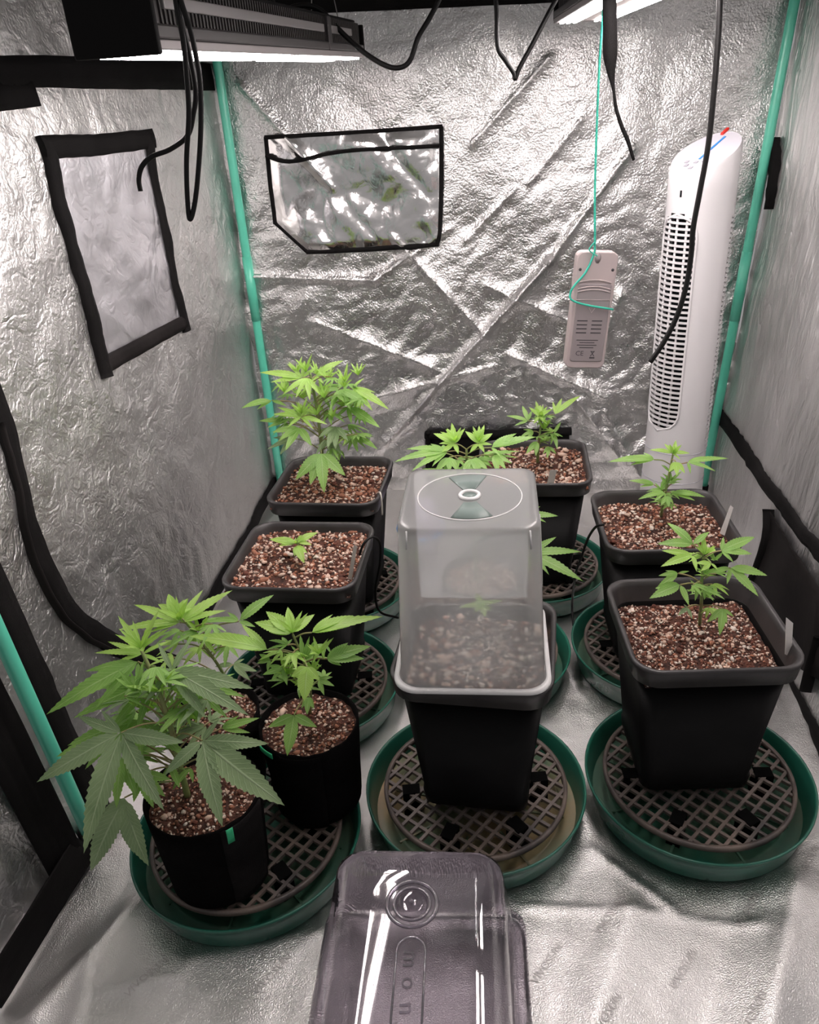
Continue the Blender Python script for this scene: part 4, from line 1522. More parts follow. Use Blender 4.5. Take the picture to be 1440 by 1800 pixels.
# -- plant in the hidden rear felt pot
Y = 0.905
b = soil_pt(405, 1225, 0.180)
p = Plant('leafy_plant', 'bright narrow-leaved plant at the back of the front left group', b, [b, ony(390, 1180, Y), ony(355, 1130, Y), ony(325, 1092, Y)], 0.0028, 0.0015)
p.pleaf(316, 1094, [(236, 1063), (209, 1107), (297, 1046), (357, 1037), (408, 1038), (398, 1073), (262, 1112)], Y, m='leaf_young', width=0.18, n=(0, -0.4, 0.9))
p.pleaf(308, 1078, [(296, 1044), (330, 1052), (278, 1062), (338, 1070)], Y + 0.01, m='leaf_young', width=0.4, n=(0, -0.5, 0.87))
p.pleaf(420, 1092, [(481, 1046), (378, 1088), (449, 1102), (400, 1076)], Y, m='leaf', width=0.28)
p.pleaf(360, 1126, [(318, 1122), (405, 1112), (380, 1150), (345, 1152), (412, 1130)], Y - 0.01, m='leaf_young', width=0.24)
p.pleaf(410, 1168, [(452, 1180), (378, 1172), (440, 1196), (430, 1158)], Y + 0.02, m='leaf_dark', width=0.3)
p.rosette(318, 1090, Y, 10, 0.035, 0.7, 0.18)
p.rosette(350, 1110, Y, 8, 0.03, 0.9, 0.2)

for k in range(10):
    p.fan(random.uniform(290, 420), random.uniform(1085, 1160), Y + random.uniform(-0.01, 0.03), random.uniform(3.0, 6.4), 0.042, 5, -0.1, random.choice(('leaf', 'leaf_young')), 0.2, 2.4, seg=7)

# -- big-leaved plant in the seamed felt pot
Y = 0.74
b = soil_pt(330, 1400, 0.186)
p = Plant('large_leaved_plant', 'large-leaved dark green plant in the seamed felt pot at the front left', b,
          [b, ony(315, 1340, Y), ony(295, 1260, Y), ony(265, 1180, Y + 0.02), ony(248, 1142, Y + 0.03)], 0.0045, 0.002)
nA = (0.05, -0.62, 0.78)
p.pleaf(303, 1178, [(254, 1236), (362, 1262), (437, 1257), (444, 1210), (335, 1124), (252, 1180), (278, 1130)], Y + 0.02, m='leaf_dark', width=0.2, n=nA, seg=14)
p.pleaf(356, 1302, [(289, 1362), (391, 1452), (499, 1415), (472, 1307), (385, 1264)], Y - 0.035, m='leaf_dark', width=0.27, n=(0.0, -0.7, 0.72), seg=16)
p.pleaf(213, 1288, [(66, 1374), (148, 1498), (288, 1424), (325, 1305), (136, 1258), (178, 1248)], Y - 0.03, m='leaf_dark', width=0.24, n=(-0.05, -0.72, 0.69), seg=16)
p.pleaf(219, 1402, [(160, 1530), (261, 1521), (173, 1443), (236, 1500)], Y - 0.045, m='leaf_dark', width=0.30, n=(-0.1, -0.85, 0.52), seg=14)
p.pleaf(243, 1163, [(83, 1255), (168, 1246), (247, 1224), (150, 1180), (290, 1190)], Y + 0.03, m='leaf', width=0.17, n=nA, seg=14)
p.pleaf(205, 1290, [(100, 1330), (130, 1300), (150, 1352)], Y + 0.03, m='leaf', width=0.22, n=nA)
p.pleaf(250, 1150, [(166, 1148), (190, 1128), (216, 1118), (262, 1110), (300, 1126), (196, 1170), (286, 1165)], Y + 0.04, m='leaf_young', width=0.16, n=(0, -0.4, 0.9))
p.pleaf(215, 1330, [(240, 1400), (205, 1420), (190, 1380), (262, 1370)], Y - 0.01, m='leaf', width=0.25, n=nA)
p.pleaf(250, 1360, [(290, 1400), (270, 1420), (235, 1410), (300, 1370)], Y - 0.02, m='leaf', width=0.35, n=nA)
p.pleaf(390, 1280, [(456, 1262), (440, 1288), (420, 1258)], Y + 0.02, m='leaf', width=0.22, n=nA)
p.pleaf(318, 1230, [(388, 1232), (352, 1252), (300, 1270), (372, 1218)], Y + 0.04, m='leaf', width=0.22, n=nA)
for q in ((248, 1140, .045), (280, 1215, .036), (300, 1250, .034), (330, 1230, .03), (320, 1290, .03), (290, 1300, .034), (265, 1250, .034), (345, 1265, .03), (240, 1215, .034)):
    p.rosette(q[0], q[1], Y + random.uniform(-0.005, 0.035), 10, q[2], 0.95, 0.16, random.choice(('leaf', 'leaf', 'leaf_young')))
for k in range(26):
    p.fan(random.uniform(215, 370), random.uniform(1170, 1330), Y + random.uniform(0.0, 0.05), random.uniform(0, 6.28), random.uniform(0.04, 0.06), 5, -0.1, random.choice(('leaf', 'leaf_dark')), 0.2)
p.pleaf(270, 1195, [(130, 1262), (190, 1290), (240, 1290), (150, 1210), (310, 1240)], Y + 0.045, m='leaf', width=0.18, n=nA, seg=12)
p.pleaf(330, 1195, [(430, 1225), (400, 1262), (350, 1270), (300, 1262), (410, 1190)], Y + 0.05, m='leaf', width=0.18, n=nA, seg=12)
p.pleaf(245, 1265, [(120, 1310), (170, 1345), (250, 1350), (330, 1330), (300, 1290)], Y + 0.02, m='leaf', width=0.2, n=nA, seg=12)
for q in ((300, 1345), (375, 1330), (335, 1350)):
    p.fan(q[0], q[1], Y, random.uniform(3.5, 6.0), 0.035, 3, -0.3, 'leaf', 0.3)

# ------------------------------------------------------------------ frosted dome on the middle pot
dx, dy, da = POTS['center'][0], POTS['center'][1], POTS['center'][2]
D = thing('propagator_dome', 'frosted white square dome with a round vent dial on the middle pot', 'dome', (dx - 0.006, dy - 0.012, POT_TOP + 0.0015), None, math.radians(-7))
H = 0.226
prof = [(0.0990, 0.0, .030), (0.0990, 0.0025, .030), (0.0945, 0.003, .030), (0.0925, 0.006, .030), (0.0918, 0.02, .029), (0.0836, H - 0.014, .0205), (0.0832, H - 0.006, .020), (0.0826, H - 0.0022, .020), (0.0815, H - 0.0006, .019), (0.0795, H, .018), (0.076, H, .016)]
V, Fc = loft([rsq(h, r, z, seg=8) for h, z, r in prof], cap1=True)
shell = mesh_obj('dome_shell', V, Fc, 'frost', D)
V, Fc = loft([rsq(h, r, z, seg=8) for h, z, r in ((0.1005, -0.0015, .031), (0.1005, 0.003, .031), (0.0945, 0.0036, .030), (0.0945, -0.0015, .030), (0.1005, -0.0015, .031))])
mesh_obj('dome_flange', V, Fc, 'frost_edge', D)


def ring_path(r, z, n=48, sx=1, sy=1):
    return [np.array((r * sx * math.cos(2 * math.pi * k / n), r * sy * math.sin(2 * math.pi * k / n), z)) for k in range(n + 1)]


v, f = tube_geo(ring_path(0.064, H + 0.0004), 0.0009, 6, False)
mesh_obj('dial_ring', v, f, 'frost_edge', D)
v, f = tube_geo(ring_path(0.0115, H + 0.0012), 0.0028, 8, False)
mesh_obj('dial_hub', v, f, 'frost_edge', D)
V, Fc = loft([circ(0.0085, H + 0.0006, 24), circ(0.0085, H + 0.0014, 24)], cap1=True)
mesh_obj('hub_hole', V, Fc, 'frost_slot', D)
for s in (0, 1):
    V = []
    for k in range(13):
        a = math.pi * s + math.pi / 2 + math.radians(4) - 0.42 + 0.84 * k / 12
        for r in (0.0185, 0.060):
            V.append(np.array((r * math.cos(a), r * math.sin(a), H + 0.0009)))
    Fc = [(2 * k, 2 * k + 1, 2 * k + 3, 2 * k + 2) for k in range(12)]
    o = mesh_obj('vent_slot', V, Fc, 'frost_slot', D)
    md = o.modifiers.new('thickness', 'SOLIDIFY')
    md.thickness = 0.0008
for sx in (-1, 1):
    v, f = tube_geo([np.array((sx * 0.0705, -0.0835, H - 0.003)), np.array((sx * 0.072, -0.0845, H - 0.026))], 0.0012, 6)
    mesh_obj('corner_rib', v, f, 'frost_edge', D)
v, f = tube_geo([np.array((0.086, 0.02 * math.cos(a) + 0.01, H - 0.085 + 0.052 * math.sin(a))) + np.array((0.0045 * (1 - (math.sin(a) + 1) / 2), 0, 0)) for a in np.linspace(0, 2 * math.pi, 33)], 0.0013, 6, False)
mesh_obj('side_vent', v, f, 'frost_edge', D)

# ------------------------------------------------------------------ smoky propagator lid in front
LID = thing('propagator', 'smoky clear plastic propagator lid lying on the floor at the front', 'lid', (-0.030, 0.515, 0.002), None, math.radians(-5.5))
hw, hl = 0.130, 0.182
prof = [(hw, hl, 0.0, .030), (hw, hl, 0.014, .030), (hw - 0.003, hl - 0.003, 0.0165, .030), (hw - 0.012, hl - 0.012, 0.0175, .030), (hw - 0.0145, hl - 0.0145, 0.022, .030),
        (0.107, 0.170, 0.085, .030), (0.1025, 0.166, 0.126, .030), (0.0995, 0.163, 0.140, .030), (0.093, 0.157, 0.1485, .030), (0.082, 0.148, 0.1522, .026), (0.050, 0.11, 0.1532, .02)]
V, Fc = loft([rsq(h, r, z, hy, seg=8) for h, hy, z, r in prof], cap1=True)
sh = mesh_obj('lid_shell', V, Fc, 'lid', LID)
for nm, r, rr in (('knob_rim', 0.0285, 0.0024), ('knob_ring', 0.0205, 0.0018)):
    v, f = tube_geo([q + np.array((-0.004, 0.082, 0)) for q in ring_path(r, 0.1539, 40)], rr, 8, False)
    mesh_obj(nm, v, f, 'lid_edge', LID)
V, Fc = loft([circ(0.018, 0.1536, 32, -0.004, 0.082), circ(0.0165, 0.1566, 32, -0.004, 0.082), circ(0.012, 0.1582, 32, -0.004, 0.082), circ(0.004, 0.1572, 32, -0.004, 0.082)], cap1=True)
mesh_obj('knob', V, Fc, 'lid', LID)
V, Fc = loft([circ(0.0026, 0.1574, 16, -0.004, 0.082), circ(0.0026, 0.1604, 16, -0.004, 0.082)], cap1=True)
mesh_obj('knob_pin', V, Fc, 'lid_edge', LID)
# raised frame with the maker's letters
pts = []
for k in range(13):
    a = math.pi * k / 12
    pts.append(np.array((0.0055 - 0.0145 * math.cos(math.pi - a) * -1, 0.050 + 0.0145 * math.sin(a), 0.1540)))
pts = [np.array((0.014, -0.110, 0.1540))] + [np.array((-0.0015 + 0.0155 * math.cos(math.pi * k / 12), 0.026 + 0.0155 * math.sin(math.pi * k / 12), 0.1540)) for k in range(13)] + [np.array((-0.017, -0.110, 0.1540))]
v, f = tube_geo(pts, 0.0012, 6)
mesh_obj('letter_frame', v, f, 'lid_edge', LID)
for ch, yy in (('m', 0.016), ('o', -0.010), ('n', -0.036)):
    co, fa = make_text(ch, 0.025)
    P = [np.array((-0.0015 + c[1], yy - c[0], 0.1538)) for c in co]
    o = mesh_obj('raised_letter', P, fa, 'lid_edge', LID, smooth=False)
    md = o.modifiers.new('thickness', 'SOLIDIFY')
    md.thickness = 0.0012
    md.offset = 1

# ------------------------------------------------------------------ tower fan
FX, FY, FR = 0.612, 1.655, 0.0665
FAN = thing('tower_fan', 'tall white tower fan with a slatted grille in the rear right corner', 'fan', (FX, FY, 0.0))
front = math.radians(-150)
fd = np.array((math.cos(front), math.sin(front)))
ZT = 0.848


def fan_r(a, z):
    r = FR * (1.0 + 0.10 * max(0, (0.30 - z) / 0.30))
    # slightly flattened section: wider across than deep
    c = abs(math.cos(a - front))
    return r * (1 - 0.04 * c)


def top_z(p):
    # top slopes up away from the front
    return ZT - 0.008 - 0.52 * float(np.dot(p[:2], fd)) * 1.0


n = 120
zs = list(np.linspace(0.03, 0.775, 96))
V, Fc = [], []
g0, g1, ghw = 0.285, 0.735, math.radians(40)


def in_grille(a, z):
    d = (a - front + math.pi) % (2 * math.pi) - math.pi
    if z < g0 or z > g1:
        return False
    lim = ghw
    for ze, s in ((g0, 1), (g1, -1)):
        q = (z - ze) * s
        if q < 0.045:
            lim = min(lim, ghw * math.sqrt(max(0, 1 - (1 - q / 0.045) ** 2)))
    return abs(d) < lim


for z in zs:
    for k in range(n):
        a = 2 * math.pi * k / n
        r = fan_r(a, z)
        V.append(np.array((r * math.cos(a), r * math.sin(a), z)))
for k in range(n):
    a = 2 * math.pi * k / n
    r = fan_r(a, 0.8)
    q = np.array((r * math.cos(a), r * math.sin(a), 0))
    V.append(q + np.array((0, 0, top_z(q) - 0.006)))
for k in range(n):
    a = 2 * math.pi * k / n
    r = fan_r(a, 0.8) * 0.95
    q = np.array((r * math.cos(a), r * math.sin(a), 0))
    V.append(q + np.array((0, 0, top_z(q))))
R_ = len(zs) + 2
for i in range(R_ - 1):
    for k in range(n):
        if i < len(zs) - 1:
            zc = (zs[i] + zs[i + 1]) / 2
            if in_grille(2 * math.pi * (k + 0.5) / n, zc):
                continue
        k2 = (k + 1) % n
        Fc.append((i * n + k, i * n + k2, (i + 1) * n + k2, (i + 1) * n + k))
mesh_obj('fan_body', V, Fc, 'fan', FAN)
tp = []
for k in range(n):
    a = 2 * math.pi * k / n
    r = fan_r(a, 0.8) * 0.955
    q = np.array((r * math.cos(a), r * math.sin(a), 0))
    tp.append(q + np.array((0, 0, top_z(q) - 0.0004)))
tp2 = [np.array((q[0] * 0.9, q[1] * 0.9, 0)) for q in tp]
tp2 = [q + np.array((0, 0, top_z(q) - 0.0004)) for q in tp2]
V, Fc = loft([tp, tp2], cap1=True)
ctl = mesh_obj('control_panel', V, Fc, 'fan_top', FAN)
sdv = np.array((-fd[1], fd[0]))


def top_box(u, w, su, sw, m, name, h=0.0012):
    vv = []
    for z in (0, h):
        for (a, b_) in ((-1, -1), (1, -1), (1, 1), (-1, 1)):
            q = np.array((*(fd * (u + a * su / 2) + sdv * (w + b_ * sw / 2)), 0))
            vv.append(q + np.array((0, 0, top_z(q) + z)))
    return mesh_obj(name, vv, [(0, 3, 2, 1), (4, 5, 6, 7), (0, 1, 5, 4), (1, 2, 6, 5), (2, 3, 7, 6), (3, 0, 4, 7)], m, ctl, smooth=False)


top_box(-0.012, 0.004, 0.066, 0.0045, 'blue', 'blue_stripe')
for u, w in ((0.040, -0.010), (0.046, 0.006), (0.030, -0.018), (0.030, 0.004), (0.026, 0.020)):
    top_box(u, w, 0.006, 0.008, 'fan_grey', 'button')
top_box(-0.058, -0.008, 0.016, 0.006, 'red', 'red_ribbon', 0.004)
# dark core and grille slats
V, Fc = loft([circ(FR * 0.70, 0.25, 40), circ(FR * 0.70, 0.76, 40)], cap0=True, cap1=True)
mesh_obj('blower_core', V, Fc, 'fan_dark', FAN)
nsl = 42
for k in range(nsl):
    z = g0 + 0.006 + (g1 - g0 - 0.012) * k / (nsl - 1)
    V, Fc = [], []
    m_ = 16
    lim = ghw
    for ze, s in ((g0, 1), (g1, -1)):
        q = (z - ze) * s
        if q < 0.045:
            lim = min(lim, ghw * math.sqrt(max(0.02, 1 - (1 - q / 0.045) ** 2)))
    for j in range(m_ + 1):
        a = front - lim * 1.04 + 2.08 * lim * j / m_
        r = fan_r(a, z)
        for rr, dz in ((r * 1.003, -0.0023), (r * 1.003, 0.0023), (r * 0.93, 0.0016), (r * 0.93, -0.0016)):
            V.append(np.array((rr * math.cos(a), rr * math.sin(a), z + dz)))
    for j in range(m_):
        for q in range(4):
            q2 = (q + 1) % 4
            Fc.append((j * 4 + q, j * 4 + q2, (j + 1) * 4 + q2, (j + 1) * 4 + q))
    mesh_obj('slat', V, Fc, 'fan', FAN, smooth=False)
for dl in (-0.5, 0.0, 0.5):
    a = front + ghw * dl
    r = fan_r(a, 0.5) * 0.955
    zz0, zz1 = g0 + (0.012 if dl else 0.002), g1 - (0.012 if dl else 0.002)
    tube('grille_bar', [np.array((r * math.cos(a), r * math.sin(a), zz0)), np.array((r * math.cos(a), r * math.sin(a), zz1))], 0.0024, 'fan', FAN, 6, 0)
path = []
for s in (1, -1):
    for k in range(40):
        z = g0 + (g1 - g0) * (k / 39 if s == 1 else 1 - k / 39)
        lim = ghw
        for ze, q_ in ((g0, 1), (g1, -1)):
            q = (z - ze) * q_
            if q < 0.045:
                lim = min(lim, ghw * math.sqrt(max(0, 1 - (1 - q / 0.045) ** 2)))
        a = front + s * lim
        r = fan_r(a, z) * 1.0
        path.append(np.array((r * math.cos(a), r * math.sin(a), z)))
path.append(path[0])
v, f = tube_geo(path, 0.0026, 6, False)
mesh_obj('grille_frame', v, f, 'fan', FAN)
# remote eye and rear ribs, base
a = front + math.radians(4)
r = fan_r(a, 0.77)
q = np.array((r * math.cos(a), r * math.sin(a), 0.772))
v, f = tube_geo([q + (0, 0, -0.006), q + (0, 0, 0.006)], 0.0022, 6)
mesh_obj('remote_eye', v, f, 'fan_dark', FAN)
rib = None
for k in range(52):
    z = 0.24 + k * 0.0095
    if rib is None:
        V, Fc = [], []
        for j in range(9):
            a = front + math.pi - 1.3 + 2.6 * j / 8
            r = fan_r(a, z)
            for rr, dz in ((r * 0.98, -0.002), (r * 1.025, -0.0016), (r * 1.025, 0.0016), (r * 0.98, 0.002)):
                V.append(np.array((rr * math.cos(a), rr * math.sin(a), dz)))
        for j in range(8):
            for q in range(4):
                q2 = (q + 1) % 4
                Fc.append((j * 4 + q, j * 4 + q2, (j + 1) * 4 + q2, (j + 1) * 4 + q))
        rib = mesh_obj('rear_rib', V, Fc, 'fan', FAN, smooth=False)
        rib.location = (0, 0, z)
    else:
        c = rib.copy()
        link(c, FAN)
        c.location = (0, 0, z)
V, Fc = loft([circ(0.098, 0.0, 64), circ(0.100, 0.008, 64), circ(0.096, 0.018, 64), circ(0.074, 0.030, 64), circ(0.070, 0.05, 64)], cap0=True, cap1=True)
mesh_obj('fan_base', V, Fc, 'fan', FAN)
for z in (0.165, 0.235):
    v, f = tube_geo([np.array((fan_r(2 * math.pi * k / 48, z) * 1.001 * math.cos(2 * math.pi * k / 48), fan_r(2 * math.pi * k / 48, z) * 1.001 * math.sin(2 * math.pi * k / 48), z)) for k in range(49)], 0.0009, 5, False)
    mesh_obj('joint_line', v, f, 'fan_grey', FAN)

# ------------------------------------------------------------------ hanging thermo sensor on a green thread
TL, TR = ony(1011, 441, 1.2), ony(1082, 441, 1.2)
BL, BR = ony(994, 643, 1.2), ony(1062, 645, 1.2)
SX = nrm((TR - TL) + (BR - BL))
SZ = nrm((TL - BL) + (TR - BR))
SZ = nrm(SZ - SX * np.dot(SX, SZ))
SY = np.cross(SZ, SX)
SC = (TL + TR + BL + BR) / 4
sw = (np.linalg.norm(TR - TL) + np.linalg.norm(BR - BL)) / 2
shh = (np.linalg.norm(TL - BL) + np.linalg.norm(TR - BR)) / 2
SEN = thing('temperature_sensor', 'pale grey handheld sensor hanging by a green thread before the foil', 'sensor', SC)
SEN.rotation_euler = Matrix(((SX[0], SY[0], SZ[0]), (SX[1], SY[1], SZ[1]), (SX[2], SY[2], SZ[2]))).to_euler()


def sen_prism(name, w, h, y0, y1, rad, m, cx=0, cz=0, par=SEN, w2=None):
    ring = rsq(w / 2, rad, 0, h / 2, seg=5)
    w2 = w2 or w

    def tap(p, y):
        k = 0.5 + p[1] / h
        sc = (w2 / w) * (1 - k) + k
        return np.array((cx + p[0] * sc, y, cz + p[1]))
    ins = 0.0012
    r0 = [tap(p, y1) for p in ring]
    r1 = [tap(p, y0 + ins) for p in ring]
    r2 = [tap(np.array((p[0] * (1 - 2 * ins / w), p[1] * (1 - 2 * ins / h), 0)), y0) for p in ring]
    V, Fc = loft([r0, r1, r2], cap0=True, cap1=True)
    return mesh_obj(name, V, Fc, m, par, smooth=False)


sen_prism('case', sw, shh, -0.009, 0.009, 0.009, 'sensor')
sen_prism('battery_door', sw * 0.84, shh * 0.68, -0.0106, -0.008, 0.004, 'sensor_lid', 0.001, -shh * 0.10)
for k, zz in enumerate((0.26, 0.205, 0.18)):
    pts = [np.array((sw * 0.40 * t, -0.0108, shh * (zz + 0.022 * (1 - t * t) - 0.01))) for t in np.linspace(-1, 1, 13)]
    v, f = tube_geo(pts, 0.0011, 6)
    mesh_obj('grip_ridge', v, f, 'sensor', SEN)
v, f = tube_geo([np.array((-sw * 0.42, -0.0108, shh * 0.105)), np.array((sw * 0.42, -0.0108, shh * 0.105))], 0.0007, 6)
mesh_obj('door_line', v, f, 'sensor', SEN)
v, f = tube_geo([np.array((-0.0045, -0.0108, shh * 0.035)), np.array((0.0, -0.0108, -shh * 0.005)), np.array((0.0045, -0.0108, shh * 0.035))], 0.0006, 5)
mesh_obj('arrow_mark', v, f, 'sensor', SEN)
for sx in (-1, 1):
    V, Fc = loft([[np.array((sx * sw * 0.40 + 0.0022 * math.cos(t), y, shh * 0.355 + 0.0022 * math.sin(t))) for t in np.linspace(0, 2 * math.pi, 13)[:-1]] for y in (-0.006, -0.0094)], cap1=True)
    mesh_obj('screw_hole', V, Fc, 'ink', SEN)
V, Fc = loft([[np.array((0.0046 * math.cos(t), y, shh * 0.45 + 0.0075 * math.sin(t))) for t in np.linspace(0, 2 * math.pi, 17)[:-1]] for y in (-0.006, -0.0093)], cap1=True)
mesh_obj('hang_slot', V, Fc, 'sensor_lid', SEN)
# print: small unreadable lines, then the conformity marks
for col_ in (-0.20, 0.17):
    for k in range(4):
        g = box_geo(sw * col_, -0.0108, -shh * (0.075 + 0.035 * k), sw * 0.26, 0.0003, 0.0016)
        mesh_obj('print_line', *g, 'ink', SEN, smooth=False)
for k, wd in enumerate((0.55, 0.38, 0.50, 0.36)):
    g = box_geo(-0.001, -0.0108, -shh * (0.245 + 0.022 * k), sw * wd, 0.0003, 0.0010)
    mesh_obj('print_line', *g, 'ink', SEN, smooth=False)
co, fa = make_text('CE', 0.0105)
o = mesh_obj('printed_letters', [np.array((c[0] - 0.0105, -0.0109, c[1] - shh * 0.365)) for c in co], fa, 'ink', SEN, smooth=False)
v, f = join_geo(tube_geo([np.array((0.0065, -0.0109, -shh * 0.340)), np.array((0.0125, -0.0109, -shh * 0.388))], 0.0005, 4),
                tube_geo([np.array((0.0125, -0.0109, -shh * 0.340)), np.array((0.0065, -0.0109, -shh * 0.388))], 0.0005, 4),
                tube_geo([np.array((0.0065, -0.0109, -shh * 0.345)), np.array((0.0125, -0.0109, -shh * 0.345))], 0.0005, 4),
                box_geo(0.0095, -0.0109, -shh * 0.402, 0.008, 0.0003, 0.002))
mesh_obj('bin_mark', v, f, 'ink', SEN, smooth=False)


def spath(pts, Y):
    return [ony(x, y, Y) for x, y in pts]


th = spath([(1066, -60), (1062, 0), (1054, 110), (1049, 230), (1046, 340), (1046, 425), (1044, 447)], 1.184) + \
    spath([(1030, 478), (1010, 502), (1003, 515)], 1.182) + [ony(1005, 527, 1.182), ony(1030, 536, 1.182), ony(1078, 544, 1.184)]
th = [np.array((th[0][0], th[0][1], z)) for z in (TOP - 0.004, th[0][2] + 0.25, th[0][2] + 0.1, th[0][2] + 0.04)] + th
TH = thing('hanging_thread', 'green thread the pale sensor hangs from', 'thread', th[0])
tube('thread_line', [q - th[0] for q in th], 0.0016, 'thread', TH, 6, 8)
tube('thread_tail', [q - th[0] for q in spath([(1046, 425), (1036, 438), (1042, 445), (1050, 450)], 1.182)], 0.0010, 'thread', TH, 6, 8)

# ------------------------------------------------------------------ cables and straps


def up(p):
    return [np.array((p[0], p[1], z)) for z in (TOP - 0.004, p[2] + 0.30, p[2] + 0.16, p[2] + 0.07, p[2] + 0.03)]


def cable(name, label, pts, r, m='cable', cat='cable', sides=10):
    pts = list(pts)
    if pts[0][2] > 1.0:
        pts = up(pts[0]) + pts
    if pts[-1][2] > 1.0:
        pts = pts + up(pts[-1])[::-1]
    base = np.asarray(pts[0])
    o = tube(name, pts, r, m, None, sides, 10, loc=base)
    return tag(o, label, cat)


cable('power_cable', 'long black lead hanging in front of the white tower fan',
      spath([(1267, -60), (1264, 40), (1257, 140), (1246, 250), (1230, 340), (1219, 400), (1215, 450), (1206, 505), (1190, 556), (1168, 600), (1143, 637)], 1.05), 0.0034)
cable('power_cable', 'black cable sagging below the left grow light across the rear wall',
      spath([(486, 60), (498, 28), (512, 14), (540, 10), (566, 20), (600, 56), (640, 92), (680, 116), (706, 118), (722, 104), (735, 66), (755, 32), (775, -10)], 1.50), 0.0042)
cable('power_cable', 'black cable bent in a V shape at the top centre',
      spath([(870, -40), (873, 20), (875, 82), (890, 108), (903, 128), (906, 138), (914, 118), (936, 78), (962, 28), (985, -20)], 1.35), 0.0034)
cord = spath([(300, -60), (312, 20), (322, 70), (328, 130), (332, 200), (328, 280), (329, 340), (333, 384), (340, 370), (347, 320), (353, 230), (352, 150), (345, 100), (334, 50), (318, 0), (310, -50)], 0.72)
cable('dangling_rope', 'looped thin black cord dangling from the left grow light', cord, 0.0021, cat='cord')
cord2 = spath([(306, -60), (318, 30), (334, 100), (344, 160), (340, 200), (330, 238), (300, 262), (268, 275), (250, 292), (244, 315), (247, 336)], 0.735)
cable('dangling_rope', 'curled loose end of black cord beside the looped cord', cord2, 0.0021, cat='cord')
# webbing strap, twisted on itself
L_ = spath([(1060, -60), (1059, 0), (1060, 60), (1060, 96), (1066, 125), (1076, 158), (1080, 190), (1089, 222), (1100, 248), (1112, 283)], 1.10)
R_2 = spath([(1084, -60), (1083, 0), (1084, 60), (1084, 96), (1080, 128), (1079, 158), (1084, 190), (1094, 220), (1105, 246), (1114, 281)], 1.103)
L_, R_2 = up(L_[0]) + L_, up(R_2[0]) + R_2
L_, R_2 = smooth_path(L_, 5), smooth_path(R_2, 5)
V, Fc = [], []
for a, b_ in zip(L_, R_2):
    V += [a - L_[0], b_ - L_[0]]
for i in range(len(L_) - 1):
    Fc.append((2 * i, 2 * i + 1, 2 * i + 3, 2 * i + 2))
o = mesh_obj('webbing_strap', V, Fc, 'strap', None, loc=L_[0])
md = o.modifiers.new('thickness', 'SOLIDIFY')
md.thickness = 0.002
tag(o, 'flat black webbing strap dangling with its end twisted, beside the green thread', 'strap')
# drip lines / sensor leads among the pots
cable('thin_lead', 'thin black lead arching over the rim of the seedling pot',
      [ony(632, 975, 1.13), ony(640, 955, 1.13), ony(655, 944, 1.14), ony(668, 955, 1.15), ony(668, 990, 1.16), ony(660, 1040, 1.18), ony(668, 1075, 1.19), ony(700, 1086, 1.21)], 0.0022)
cable('thin_lead', 'thin black lead running down between the rear centre and right pots',
      [ony(1062, 922, 1.12), ony(1048, 926, 1.13), ony(1034, 946, 1.16), ony(1022, 980, 1.2), ony(1012, 1010, 1.24), onz(1006, 1060, 0.06), onz(1008, 1100, 0.03)], 0.0022)
cable('thin_lead', 'thin grey lead hanging over the rear left pot rim',
      [ony(662, 868, 1.39), ony(668, 866, 1.36), ony(671, 880, 1.352), ony(672, 905, 1.352)], 0.0018, 'clear_tag')

# ------------------------------------------------------------------ plant tags


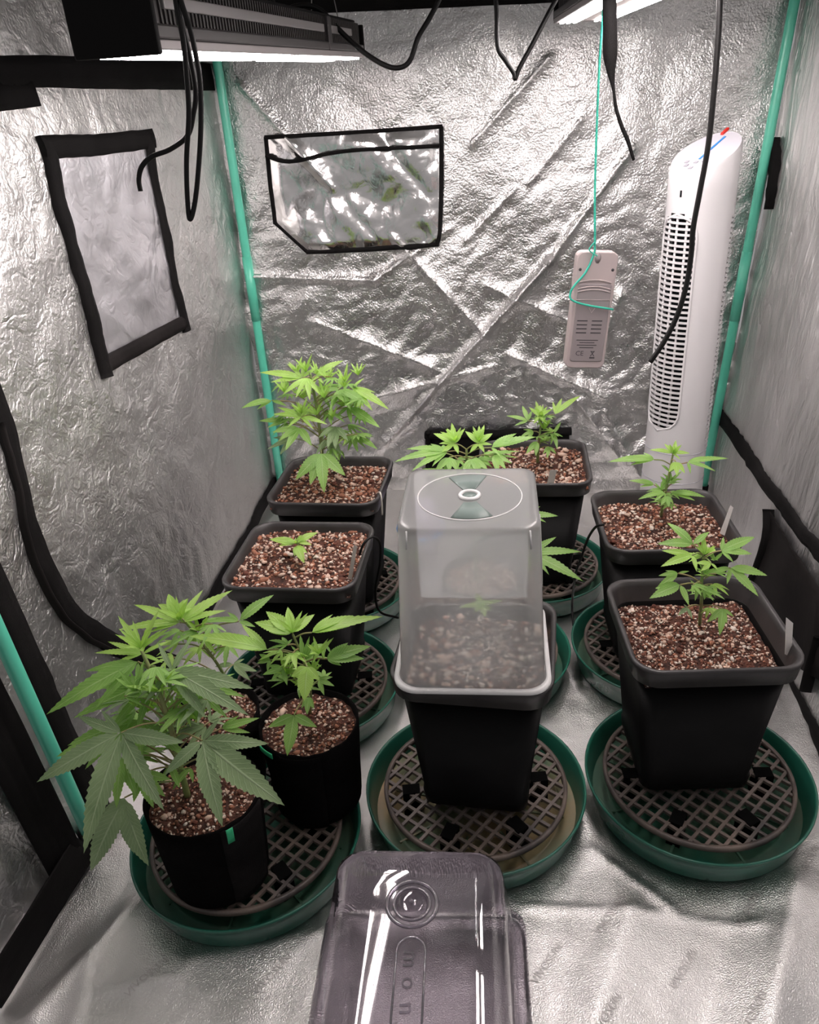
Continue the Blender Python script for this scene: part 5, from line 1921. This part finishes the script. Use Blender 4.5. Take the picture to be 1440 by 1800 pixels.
def plant_tag(top_l, top_r, bot_l, bot_r, Y, m, label):
    P = [ony(*q, Y) for q in (top_l, top_r, bot_r, bot_l)]
    base = (P[2] + P[3]) / 2
    P[2] = P[2] + (P[2] - P[1]) * 0.18
    P[3] = P[3] + (P[3] - P[0]) * 0.18
    nn = np.array((0.1, -0.9, 0.2)) * 0.0008
    V = [q - base for q in P] + [q - base + nn for q in P]
    o = mesh_obj('plant_tag', V, [(0, 1, 2, 3), (7, 6, 5, 4), (0, 4, 5, 1), (1, 5, 6, 2), (2, 6, 7, 3), (3, 7, 4, 0)], m, None, smooth=False, loc=base)
    tag(o, label, 'plant tag', 'plastic plant tags')


plant_tag((1382, 1085), (1394, 1095), (1380, 1140), (1391, 1146), 0.835, 'plastic_tag', 'white plastic tag upright in the nearest right pot')
plant_tag((1284, 888), (1289, 892), (1268, 930), (1276, 934), 1.15, 'plastic_tag', 'white plastic tag leaning in the second right pot')
plant_tag((622, 958), (628, 960), (613, 1008), (620, 1010), 1.09, 'clear_tag', 'clear tag lying at the edge of the seedling pot')
plant_tag((967, 826), (979, 826), (962, 848), (974, 848), 1.375, 'clear_tag', 'clear tag at the front edge of the rear centre pot')

# ------------------------------------------------------------------ crumpled bag on the floor between the pots
V, Fc = [], []
bmx = bmesh.new()
bmesh.ops.create_icosphere(bmx, subdivisions=4, radius=1.0)
for v_ in bmx.verts:
    c = v_.co
    k = 1 + 0.22 * float(noise2(c.x * 2.5 + c.z, c.y * 2.5 - c.z, 91)) + 0.10 * float(noise2(c.x * 7 + c.z * 2, c.y * 7, 92))
    v_.co = Vector((c.x * 0.05 * k, c.y * 0.065 * k, max(-0.055, c.z * 0.075 * k)))
bpos = onz(690, 905, 0.06)
me = bpy.data.meshes.new('crumpled_bag')
bmx.to_mesh(me)
bmx.free()
me.materials.append(M['lavender'])
me.polygons.foreach_set('use_smooth', [True] * len(me.polygons))
bag = thing('crumpled_bag', 'lavender plastic bag with a blue band between the rear pots', 'bag', (0.024, 1.665, 0.0))
bo = bpy.data.objects.new('bag_body', me)
link(bo, bag)
bo.location = (0, 0, 0.056)
v, f = tube_geo([np.array((0.052 * math.cos(t), 0.067 * math.sin(t), 0.058)) for t in np.linspace(0, 2 * math.pi, 25)], 0.006, 6, False)
mesh_obj('blue_band', v, f, 'blue', bag)
